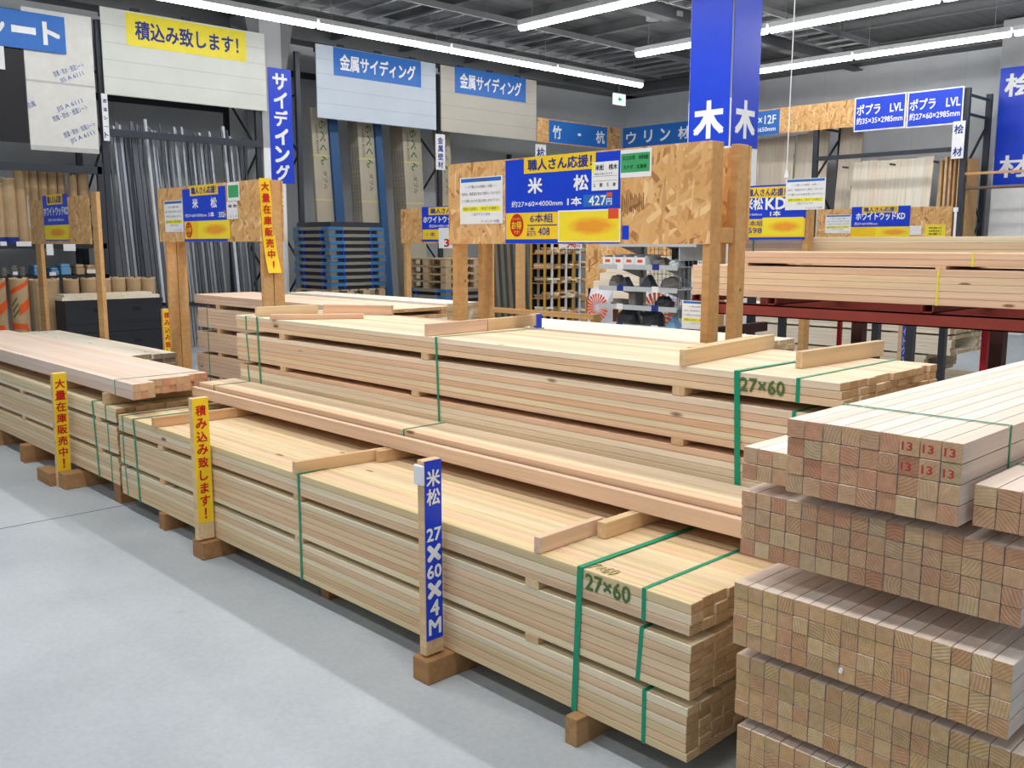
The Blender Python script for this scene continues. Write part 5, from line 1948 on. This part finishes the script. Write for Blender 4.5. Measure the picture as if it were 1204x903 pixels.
ht = (at(388, 266.5, X=-12.0).z - z) / ntop
for i in range(ntop):
    copy_thing(blue_p, (PXc + prng.uniform(-0.015, 0.015), PYc + prng.uniform(-0.015, 0.015), z), lv[i] + ' blue-cornered pallet above the bare wooden pallet', GP)
    z += ph
z_top = z
tag(MB().box(PXc - 0.5, PXc + 0.44, PYc - 0.44, PYc + 0.47, z + 0.001, z + 0.03).box(PXc - 0.5, PXc + 0.44, PYc - 0.44, PYc - 0.4, z + 0.03, z + 0.075).box(PXc + 0.4, PXc + 0.44, PYc - 0.4, PYc + 0.47, z + 0.03, z + 0.075).box(PXc - 0.5, PXc + 0.4, PYc + 0.2, PYc + 0.24, z + 0.03, z + 0.07).build('dark_pallet', STEELD),
    'flat dark grey pallet lying on top of the blue-cornered stack', 'pallet')
# second pile
GP2 = 'pallets behind the main sign posts'
cx2 = at(524, 340, X=-11.2)
P2X, P2Y = -11.2 - 0.5, cx2.y + 0.5
zb2 = at(520, 338, X=-11.2).z
n2 = max(1, round(zb2 / ph))
for i in range(n2):
    copy_thing(blue_p, (P2X, P2Y, i * ph), lv[i] + ' blue-cornered pallet from the floor in the pile behind the main sign', GP2)
z = n2 * ph
for i in range(4):
    copy_thing(wood_p, (P2X, P2Y, z), lv[i] + ' wooden pallet of the pile behind the main sign posts', GP2)
    z += 0.118

# far white-wood sign stand (between left sign and main sign)
YFW = 8.3
F = Face('-Y', YFW)
r = F.rect((471, 246), (540, 286))
fs_ = thing('sign_stand', 'sign stand reading ホワイトウッドKD half hidden behind the main sign', 'sign stand', (r[0], YFW, 0))
x1_ = r[0] + 1.82
MB().box(r[0], x1_, YFW, YFW + 0.012, r[2], r[3]).build('front_panel', OSB, fs_)
bl = F.rect((496, 243.5), (548, 284))
price_card(F, fs_, bl, F.rect((504, 244), (548, 251.5)), '約30×90×1820mm', [('ホワイトウッドKD', F.rect((498, 255), (546, 261)))], F.rect((505, 264), (540, 267)), None, None, None, F.rect((497, 270), (516.5, 281.5)), None, None,
           [('1 本', F.rect((502, 273), (512, 278)))])
m = MB()
rr = F.rect((516, 268), (548, 292))
F.card(m, rr, 0.004, 0.002)
pp = m.build('white_price_sheet', PAPER, fs_)
m = MB()
F.text(m, '348', sub(rr, 0.22, 0.9, 0.55, 0.92), 0.006, 0.03)
m.build('lettering', RED, pp)
for x in (r[0] + 0.04, x1_ - 0.08):
    MB().box(x, x + 0.06, YFW + 0.012, YFW + 0.10, 0, r[3], 0, 0.002).build('post', POST, fs_)

# frame of the sign whose back stands behind the main sign
YB_ = 6.35
F = Face('-Y', YB_)
fx0, fx1 = F.uv(570, 340)[0], F.uv(606, 340)[0]
fe = thing('sign_stand', 'bare timber sign stand with a low rail behind the main sign', 'sign stand', (fx0, YB_, 0))
for x in (fx0, fx1):
    MB().box(x, x + 0.045, YB_, YB_ + 0.09, 0, 1.75, 0, 0.002).build('post', POST, fe)
zr = F.uv(640, 369)[1]
xr1 = F.uv(699, 370)[0]
MB().box(fx0, xr1, YB_ - 0.02, YB_, zr - 0.02, zr + 0.03, 0, 0.002).build('rail', POST, fe)
MB().box(xr1 - 0.05, xr1, YB_, YB_ + 0.09, 0, zr + 0.03, 0, 0.002).build('post', POST, fe)

# pigeonhole rack with offcuts
XP = -9.4
ya, yb2 = at(641, 330, X=XP).y, at(690, 330, X=XP).y
ztop = 1.62
OCH = plain('ochre_paint', c8(196, 150, 60), 0.55)
pg = thing('pigeonhole_rack', 'ochre pigeonhole rack full of short offcuts behind the main sign', 'rack', (XP - 0.3, (ya + yb2) / 2, 0))
nc = 6
cw = (yb2 - ya) / nc
levels = [0.06, 0.30, 0.52, 0.74, 0.96, 1.17, 1.38]
for c in range(nc + 1):
    y = ya + c * cw
    m = MB()
    m.box(XP - 0.025, XP, y - 0.012, y + 0.012, 0, ztop)
    m.box(XP - 0.30, XP - 0.27, y - 0.012, y + 0.012, 0, ztop)
    m.build('divider_post', OCH if c % 2 == 0 else LAMPW, pg)
for z in levels + [ztop - 0.02]:
    MB().box(XP - 0.30, XP - 0.005, ya, yb2, z, z + 0.014).build('shelf', BEAR, pg)
MB().box(XP - 0.315, XP - 0.301, ya, yb2, 0, ztop).build('back', DARK, pg)  # dark sheet whose colour stands in for shade deep in the holes
og = random.Random(8)
for li, z in enumerate(levels):
    for c in range(nc):
        zz = z + 0.015
        for k_ in range(og.randint(2, 4)):
            hh = og.uniform(0.015, 0.028)
            ww = og.uniform(0.03, cw - 0.04)
            y = ya + c * cw + 0.016 + og.uniform(0, max(0.001, cw - 0.034 - ww))
            out = og.uniform(-0.02, 0.06)
            o_ = MB().box(XP - 0.26, XP + out, y, y + ww, zz, zz + hh, 0, 0.001).build('wood_offcut', [PALE, STICK, GREYWOOD][og.randint(0, 2)])
            tag(o_, 'short wood offcut lying in the ochre pigeonhole rack', 'offcut', 'offcuts in the pigeonhole rack')
            zz += hh + 0.0008
F = Face('+X', XP)
rr = F.rect((657, 280), (684, 292.5))
e = thing('price_sign', 'white price sign 348 with red numerals on the pigeonhole rack', 'sign', (XP, rr[0], rr[2]))
m = MB()
F.card(m, rr, 0.001, 0.004)
pp = m.build('card', PAPER, e)
m = MB()
F.text(m, '348', sub(rr, 0.34, 0.74, 0.2, 0.88), 0.005, 0.03)
F.text(m, '円', sub(rr, 0.78, 0.9, 0.6, 0.88), 0.005, 0.01)
m.build('lettering', RED, pp)

# partition board and pale blocks
YO = 8.6
F = Face('-Y', YO)
r = F.rect((689, 280), (790, 346))
tag(MB().box(r[0], r[1], YO, YO + 0.02, 0, 1.75).build('board_partition', OSB), 'strand-board partition behind the wire goods shelf', 'partition')
xs0 = at(694, 330, Y=7.9).x
for i in range(5):
    z0 = 0.95 + i * 0.09
    tag(MB().box(xs0 + i * 0.09, xs0 + 0.85, 7.85, 8.3, z0, z0 + 0.088, 0, 0.002).build('timber_piece', PALE), lv[i] + ' of the stepped pale timbers behind the wire goods shelf', 'timber', 'stepped pale timbers')
tag(MB().box(xs0 - 0.05, xs0 + 0.95, 7.8, 8.35, 0, 0.02).box(xs0 - 0.02, xs0 + 0.08, 7.85, 8.3, 0.02, 0.9).box(xs0 + 0.78, xs0 + 0.88, 7.85, 8.3, 0.02, 0.9).box(xs0 - 0.05, xs0 + 0.92, 7.82, 8.33, 0.9, 0.949).build('trestle', BEAR), 'wooden trestle under the stepped pale timbers', 'trestle')


def burst_bag(px0, px1, py0, py1, Y, label):
    F = Face('-Y', Y)
    r = F.rect((px0, py0), (px1, py1))
    e = thing('printed_bag', label, 'bag', ((r[0] + r[1]) / 2, Y, 0))
    m = MB()
    n = 8
    vs, fs = [], []
    z0, z1 = 0.0, r[3]
    for sd in (0, 1):
        for i in range(n + 1):
            for j in range(n + 1):
                a, b = i / n, j / n
                bul = 0.09 * (max(0, a * (1 - a) * 4) ** 0.5) * (max(0, b * (1 - b) * 4) ** 0.5)
                vs.append((r[0] + a * (r[1] - r[0]), Y + 0.10 + (-bul if sd == 0 else bul), z0 + b * (z1 - z0)))
    N = (n + 1) ** 2
    for i in range(n):
        for j in range(n):
            a = i * (n + 1) + j
            fs.append((a, a + n + 1, a + n + 2, a + 1))
            fs.append((N + a, N + a + 1, N + a + n + 2, N + a + n + 1))
    m.add(vs, fs)
    m.build('bag', plain('bag_white', c8(214, 218, 230), 0.45), e)
    cx = r[0] + 0.62 * (r[1] - r[0])
    cz = r[2] + 0.34 * (r[3] - r[2])
    R_ = 0.40 * (r[1] - r[0])
    m = MB()
    for k_ in range(22):
        t = 2 * math.pi * k_ / 22
        d1, d2 = t - 0.10, t + 0.10
        yb_ = Y + 0.003
        m.add([(cx + R_ * 0.2 * math.cos(t), yb_, cz + R_ * 0.2 * math.sin(t)), (cx + R_ * math.cos(d1), yb_, cz + R_ * math.sin(d1)), (cx + R_ * 1.06 * math.cos(t), yb_, cz + R_ * 1.06 * math.sin(t)), (cx + R_ * math.cos(d2), yb_, cz + R_ * math.sin(d2))], [(0, 1, 2, 3)])
    m.build('orange_burst', ORANGE, e)


burst_bag(684, 713, 339, 373, 7.35, 'white bag with an orange sunburst print left of the wire goods shelf')
burst_bag(742, 790, 343, 383, 7.3, 'white bag with an orange print standing behind the wire goods shelf')

# wire goods shelf
YG = 6.45
F = Face('-Y', YG)
gx0, gx1 = F.uv(705, 330)[0], F.uv(797, 330)[0]
gs = thing('goods_shelf', 'grey metal goods shelf with a wire back behind the main sign', 'shelf unit', ((gx0 + gx1) / 2, YG + 0.2, 0))
zs5 = [F.uv(755, y)[1] for y in (286, 313, 339, 361, 384)]
for i, z in enumerate(zs5):
    sh = MB().box(gx0, gx1 + (0.18 if i == 0 else 0), YG, YG + 0.42, z - 0.006, z).box(gx0, gx1 + (0.18 if i == 0 else 0), YG - 0.012, YG, z - 0.03, z + 0.012).build('shelf', SHELFW, gs)
    if i:
        for f in (0.25, 0.7):
            xx = gx0 + f * (gx1 - gx0)
            MB().box(xx, xx + 0.07, YG - 0.016, YG - 0.0125, z - 0.03, z + 0.02).build('price_label', NAVY if (i + int(f * 4)) % 2 else PAPER, sh)
for x in (gx0 + 0.12, gx0 + 0.62):
    m = MB()
    m.box(x, x + 0.05, YG + 0.42, YG + 0.46, 0, zs5[0] + 0.02)
    m.build('rear_post', STEELL, gs)
    for z in zs5:
        m = MB()
        m.add([(x + 0.02, YG + 0.03, z - 0.007), (x + 0.02, YG + 0.42, z - 0.007), (x + 0.02, YG + 0.42, z - 0.12), (x + 0.03, YG + 0.03, z - 0.007), (x + 0.03, YG + 0.42, z - 0.007), (x + 0.03, YG + 0.42, z - 0.12)], [(0, 2, 1), (3, 4, 5), (0, 1, 4, 3), (1, 2, 5, 4), (2, 0, 3, 5)])
        m.build('bracket', STEELL, gs)
m = MB()
nx = 16
for i in range(nx + 1):
    x = gx0 + 0.15 + i * (gx1 - gx0 - 0.15) / nx
    m.box(x - 0.0018, x + 0.0018, YG + 0.425, YG + 0.429, zs5[4], zs5[0])
for i in range(14):
    z = zs5[4] + i * (zs5[0] - zs5[4]) / 13
    m.box(gx0 + 0.1, gx1, YG + 0.4295, YG + 0.433, z - 0.0018, z + 0.0018)
m.build('wire_back', STEELL, gs)
SIDEP = NT('perforated_side')
SIDEP.b.inputs['Roughness'].default_value = 0.4
tc_ = SIDEP.n('TexCoord')
ck = SIDEP.n('TexBrick', i_Scale=18.0)
ck.inputs['Color1'].default_value = (*c8(196, 204, 208), 1)
ck.inputs['Color2'].default_value = (*c8(188, 196, 200), 1)
ck.inputs['Mortar'].default_value = (*c8(130, 138, 142), 1)
SIDEP.l(tc_.outputs['Object'], ck.inputs['Vector'])
SIDEP.l(ck.outputs[0], SIDEP.b.inputs['Base Color'])
MB().box(gx1 + 0.001, gx1 + 0.009, YG, YG + 0.42, zs5[1] + 0.05, zs5[0] - 0.008).build('side_panel', SIDEP.m, gs)
m = MB()
for i in range(7):
    y = YG + 0.02 + i * 0.06
    m.box(gx1 + 0.001, gx1 + 0.005, y, y + 0.004, zs5[4], zs5[1] + 0.05)
for i in range(10):
    z = zs5[4] + 0.02 + i * 0.075
    if z < zs5[1]:
        m.box(gx1 + 0.0055, gx1 + 0.009, YG, YG + 0.40, z, z + 0.004)
m.build('wire_side', STEELL, gs)
MB().box(gx0 + 0.05, gx1 + 0.15, YG - 0.02, YG + 0.46, zs5[4] - 0.16, zs5[4] - 0.06).build('wood_base', GREYWOOD, gs)
for x in (gx0 + 0.1, gx1 - 0.1):
    MB().box(x, x + 0.06, YG, YG + 0.4, 0, zs5[4] - 0.16).build('leg', STEELD, gs)
# goods on it
for k_ in range(4):
    x = gx0 + 0.02 + k_ * 0.122
    z = zs5[1]
    e = thing('fastener_box', ORD[k_] + ' white box from the left on the second shelf of the wire goods shelf', 'box', (x + 0.06, YG + 0.1, z), 'white boxes on the goods shelf')
    m = MB()
    m.box(x, x + 0.116, YG + 0.015, YG + 0.025, z + 0.001, z + 0.075).box(x, x + 0.116, YG + 0.22, YG + 0.23, z + 0.001, z + 0.10).box(x, x + 0.006, YG + 0.025, YG + 0.22, z + 0.001, z + 0.09).box(x + 0.11, x + 0.116, YG + 0.025, YG + 0.22, z + 0.001, z + 0.09).box(x, x + 0.116, YG + 0.025, YG + 0.22, z + 0.001, z + 0.006)
    m.build('box', PAPER, e)
    MB().box(x + 0.03, x + 0.085, YG + 0.0135, YG + 0.015, z + 0.03, z + 0.055).build('print', ORANGE, e)
    MB().box(x + 0.008, x + 0.108, YG + 0.03, YG + 0.2, z + 0.007, z + 0.068).build('contents', PACKDARK, e)
gi = 0
for (lv_, x0, w_, h_, shape, mt, lab) in ((1, 0.50, 0.16, 0.07, 'blob', PACKGREY, 'clear bag of hardware right of the white boxes'), (1, 0.68, 0.13, 0.06, 'blob', SHELFW, 'shiny bag of brackets at the right of the second shelf'), (1, 0.60, 0.2, 0.15, 'box', PACKDARK, 'dark box at the back of the second shelf'),
                                          (2, 0.03, 0.14, 0.10, 'blob', PACKGREY, 'grey bag at the left of the third shelf'), (2, 0.19, 0.10, 0.09, 'wedge', PACKDARK, 'black bracket pack on the third shelf'), (2, 0.42, 0.14, 0.115, 'wedge', PACKDARK, 'tall black triangular pack on the third shelf'), (2, 0.60, 0.18, 0.10, 'blob', PACKGREY, 'dark grey bag at the right of the third shelf'),
                                          (3, 0.04, 0.22, 0.05, 'blob', PACKGREY, 'flat grey pack at the left of the fourth shelf'), (3, 0.30, 0.08, 0.12, 'box', PACKGREY, 'upright grey pack on the fourth shelf'), (3, 0.52, 0.2, 0.09, 'blob', PACKDARK, 'black pack with a white end on the fourth shelf'),
                                          (4, 0.10, 0.26, 0.13, 'blob', PACKDARK, 'large dark bag at the left of the lowest shelf'), (4, 0.38, 0.24, 0.14, 'blob', PACKDARK, 'large dark bag in the middle of the lowest shelf'), (4, 0.72, 0.10, 0.11, 'wedge', TILEBLUE, 'bluish triangular pack at the right of the lowest shelf')):
    z = zs5[lv_] + 0.001
    xa_ = gx0 + x0
    m = MB()
    y0_ = YG + (0.25 if 'back' in lab else 0.04)
    if shape == 'box':
        m.box(xa_, xa_ + w_, y0_, y0_ + 0.12, z, z + h_, 0, 0.006)
    elif shape == 'wedge':
        m.add([(xa_, y0_, z), (xa_ + w_, y0_, z), (xa_ + w_ * 0.55, y0_ + 0.02, z + h_), (xa_, y0_ + 0.1, z), (xa_ + w_, y0_ + 0.1, z), (xa_ + w_ * 0.55, y0_ + 0.08, z + h_)], [(0, 1, 2), (5, 4, 3), (0, 3, 4, 1), (1, 4, 5, 2), (2, 5, 3, 0)])
    else:
        rg = random.Random(gi)
        nu, nv = 12, 6
        vs = []
        for i in range(nu):
            for j in range(nv + 1):
                t = 2 * math.pi * i / nu
                f = (math.pi / 2) * j / nv
                k2 = rg.uniform(0.85, 1.1)
                vs.append((xa_ + w_ / 2 + w_ / 2 * math.cos(t) * math.cos(f) ** 0.6 * k2, y0_ + 0.1 + 0.09 * math.sin(t) * math.cos(f) ** 0.6 * k2, z + h_ * math.sin(f) * k2))
        m.add(vs, [(i * (nv + 1) + j, ((i + 1) % nu) * (nv + 1) + j, ((i + 1) % nu) * (nv + 1) + j + 1, i * (nv + 1) + j + 1) for i in range(nu) for j in range(nv)])
    tag(m.build('goods_pack', mt), lab + ' of the wire goods shelf', 'pack')
    gi += 1

# ------------------------------------------------------------------ right-hand wall rack with standing planks
YR2 = 16.0
rr_ = thing('storage_rack', 'dark steel rack holding standing planks along the right-hand wall', 'rack', (-7, YR2 + 0.5, 0))
xa1 = at(957, 200, Y=YR2).x
xa2 = at(1131, 200, Y=YR2).x
ztopR = at(1137, 103, Y=YR2).z


def uprightY(e, x, z1, y0=YR2, y1=YR2 + 1.0):
    MB().box(x - 0.045, x + 0.045, y0, y0 + 0.07, 0, z1).build('front_upright', STEELD, e)
    MB().box(x - 0.045, x + 0.045, y1 - 0.07, y1, 0, z1).build('rear_upright', STEELD, e)
    m = MB()
    z, k_ = 0.3, 0
    while z + 0.8 < z1:
        a, b = (y0 + 0.06, y1 - 0.06) if k_ % 2 else (y1 - 0.06, y0 + 0.06)
        m.bar((x, a, z), (x, b, z + 0.8), 0.03, 0.03)
        z += 0.8
        k_ += 1
    m.bar((x, y0 + 0.05, z1 - 0.1), (x, y1 - 0.05, z1 - 0.1), 0.03, 0.04)
    m.bar((x, y0 + 0.05, z1 - 0.4), (x, y1 - 0.05, z1 - 0.4), 0.03, 0.04)
    m.build('lattice', STEELD, e)


xa0 = xa1 - (xa2 - xa1) * 1.0
for x in (xa0, xa1, xa2):
    uprightY(rr_, x, ztopR)
zbm = at(1040, 181, Y=YR2).z
MB().box(xa1, xa2, YR2 - 0.005, YR2 + 0.05, zbm - 0.035, zbm + 0.035).build('front_beam', STEELD, rr_)
for px in (1000, 1055, 1106):
    x = at(px, 195, Y=YR2 + 0.2).x
    MB().box(x - 0.012, x + 0.012, YR2 - 0.08, YR2 + 0.11, zbm - 0.2, zbm - 0.17).build('divider_arm', STEELD, rr_)
z2 = at(1170, 202, Y=YR2 - 0.1).z
MB().box(xa2 + 0.05, xa2 + 3.0, YR2 + 0.0, YR2 + 0.04, z2 - 0.02, z2 + 0.02).build('timber_rail', POST, rr_)
z3 = at(1170, 220, Y=YR2 + 0.08).z
MB().tube((xa2 + 0.02, YR2 + 0.085, z3), (xa2 + 3.0, YR2 + 0.085, z3), 0.025, 10).build('pipe_rail', plain('rail_brown', c8(120, 100, 84), 0.5), rr_)
MB().box(xa2 + 2.9, xa2 + 2.98, YR2, YR2 + 0.5, 0, 3.2).build('end_upright', STEELD, rr_)
# boards along its top
F = Face('-Y', YR2 - 0.02)
zt1, zt0 = F.uv(960, 122)[1], F.uv(960, 153)[1]
tb_ = thing('top_board', 'long strand-board fascia with blue size signs on the right-hand rack', 'sign board', (xa1, YR2, zt0))
MB().box(xa0, xa2 - 0.05, YR2 - 0.02, YR2 - 0.006, zt0, zt1).build('fascia', OSB, tb_)
F = Face('-Y', YR2 - 0.02)
for (tl, br, lines) in (((870, 131), (916, 158), (('2×6×12F', 0.2, 0.92, 0.2, 0.55), ('38×140×3650mm', 0.05, 0.92, 0.68, 0.86))),):
    r = F.rect(tl, br)
    r = (F.uv(865, 140)[0], r[1], F.uv(916, 157)[1], F.uv(916, 128.5)[1])
    m = MB()
    F.card(m, r, 0.0, 0.004)
    s_ = m.build('blue_sign', SKY, tb_)
    m = MB()
    for tx, a_, b_, c_, d_ in lines:
        F.text(m, tx, sub(r, a_, b_, c_, d_), 0.004, 0.02)
    m.build('lettering', WHITE, s_)
for (tl, br, l1, l2) in (((1006, 115.5), (1064, 150), 'ポプラ　LVL', '約35×35×2985mm'), ((1068.3, 108.8), (1131.5, 145), 'ポプラ　LVL', '約27×60×2985mm')):
    r = F.rect(tl, br)
    m = MB()
    F.card(m, r, 0.001, 0.012)
    f_ = m.build('white_edge', WHITE, tb_)
    m = MB()
    ri = (r[0] + 0.02, r[1] - 0.02, r[2] + 0.02, r[3] - 0.02)
    F.card(m, ri, 0.013, 0.003)
    m.build('blue_field', BLUE, f_)
    m = MB()
    F.text(m, l1, sub(ri, 0.03, 0.97, 0.2, 0.52), 0.016, 0.025)
    F.text(m, l2, sub(ri, 0.03, 0.97, 0.6, 0.82), 0.016, 0.015)
    m.build('lettering', WHITE, f_)
e = tag_card('white tag reading 桧材 on the upright of the right-hand rack', Face('-Y', YR2 - 0.05), Face('-Y', YR2 - 0.05).rect((1121, 143), (1132.5, 186)), ['桧', ' ', '材'])
tag(MB().box(xa2 - 0.07, xa2 - 0.03, YR2 - 0.006, YR2 - 0.001, 1.2, 2.1).box(xa2 - 0.09, xa2 - 0.01, YR2 - 0.012, YR2 - 0.006, 2.05, 2.12).build('measuring_strip', WHITE), 'white strip hung on the right-hand rack upright above the lumber', 'strip')
# standing planks
pg2 = random.Random(21)


def plank_run(px0, px1, ztop_, n, tone, lab, dy=0.0):
    x0, x1 = at(px0, 200, Y=YR2 + 0.3).x, at(px1, 200, Y=YR2 + 0.3).x
    wd = (x1 - x0) / n
    for i in range(n):
        h_ = ztop_ + pg2.uniform(-0.02, 0.02)
        y0, y1 = YR2 + 0.24 + dy + pg2.uniform(0, 0.015), YR2 + 0.56 + dy
        xm = x0 + (i + 0.5) * wd
        if min(abs(xm - u_) for u_ in (xa0, xa1, xa2)) < wd / 2 + 0.018:
            continue
        d = Vector((0, y1 - y0, h_))
        L_ = d.length
        xx = d.normalized()
        yy = Vector((1, 0, 0))
        zz = xx.cross(yy)
        rot = Matrix((xx, yy, zz)).transposed()
        m2 = MB().obox((0, 0, 0), (L_, wd - 0.004, 0.03), None, 0, 0.0015, 1)
        o_ = m2.build('standing_plank', [tone, PALE_E], origin=(0, 0, 0))
        M4 = rot.to_4x4()
        M4.translation = Vector((xm, (y0 + y1) / 2, h_ / 2 + 0.006))
        o_.matrix_world = M4
        tag(o_, '%s plank from the left among the %s' % (ORD[i], lab), 'plank', lab)


GREYPALE = wood('weathered_white_wood', [c8(226, 216, 198), c8(218, 206, 188), c8(232, 224, 208)], dark=0.86)
plank_run(862, 926, 3.55, 5, GREYPALE, 'tall greyer planks standing left on the right-hand rack')
plank_run(926, 1004, 3.60, 6, GREYPALE, 'tall planks standing behind the strand-board fascia', 0.06)
plank_run(1000, 1094, 2.99, 10, PALE, 'white planks standing right on the right-hand rack', -0.12)
plank_run(1099, 1112, 2.96, 2, GREYPALE, 'greyish planks right of the white ones', -0.02)
for i in range(7):
    x = at(1114 + i * 5.2, 230, Y=YR2 + 0.5).x
    if -0.06 < x - xa2 < 0.025:
        continue
    m = MB().box(x, x + 0.035, YR2 + 0.12, YR2 + 0.55, 0.0, 2.9 + 0.05 * (i % 3), 0, 0.002)
    o_ = m.build('standing_plank', [POST, STICK, ROSE][i % 3])
    tag(o_, ORD[i] + ' plank from the left standing edge-on at the right upright', 'plank', 'planks standing edge-on at the right upright')

# right-hand column with 桧材
x0c = at(1171, 150, Y=17.15).x
cr = wrap_column('sign_column', x0c, x0c + 0.66, 17.15, 17.7, 5.2, 'structural column with the tall blue 桧材 sign at the right edge')
F = Face('-Y', 17.15)
m = MB()
z1_, z0_ = F.uv(1190, 79)[1], F.uv(1190, 217)[1]
u0, u1 = x0c + 0.015, x0c + 0.645
F.card(m, (u0, u1, z0_, z1_), 0.001, 0.006)
s_ = m.build('blue_sign', BLUE, cr)
m = MB()
w_ = u1 - u0
for ch, pa, pb in (('桧', 87, 113), ('材', 183, 208)):
    F.text(m, ch, (u0 + w_ * 0.14, u1 - w_ * 0.14, F.uv(1190, pb)[1], F.uv(1190, pa)[1]), 0.007, 0.03)
m.build('lettering', WHITE, s_)
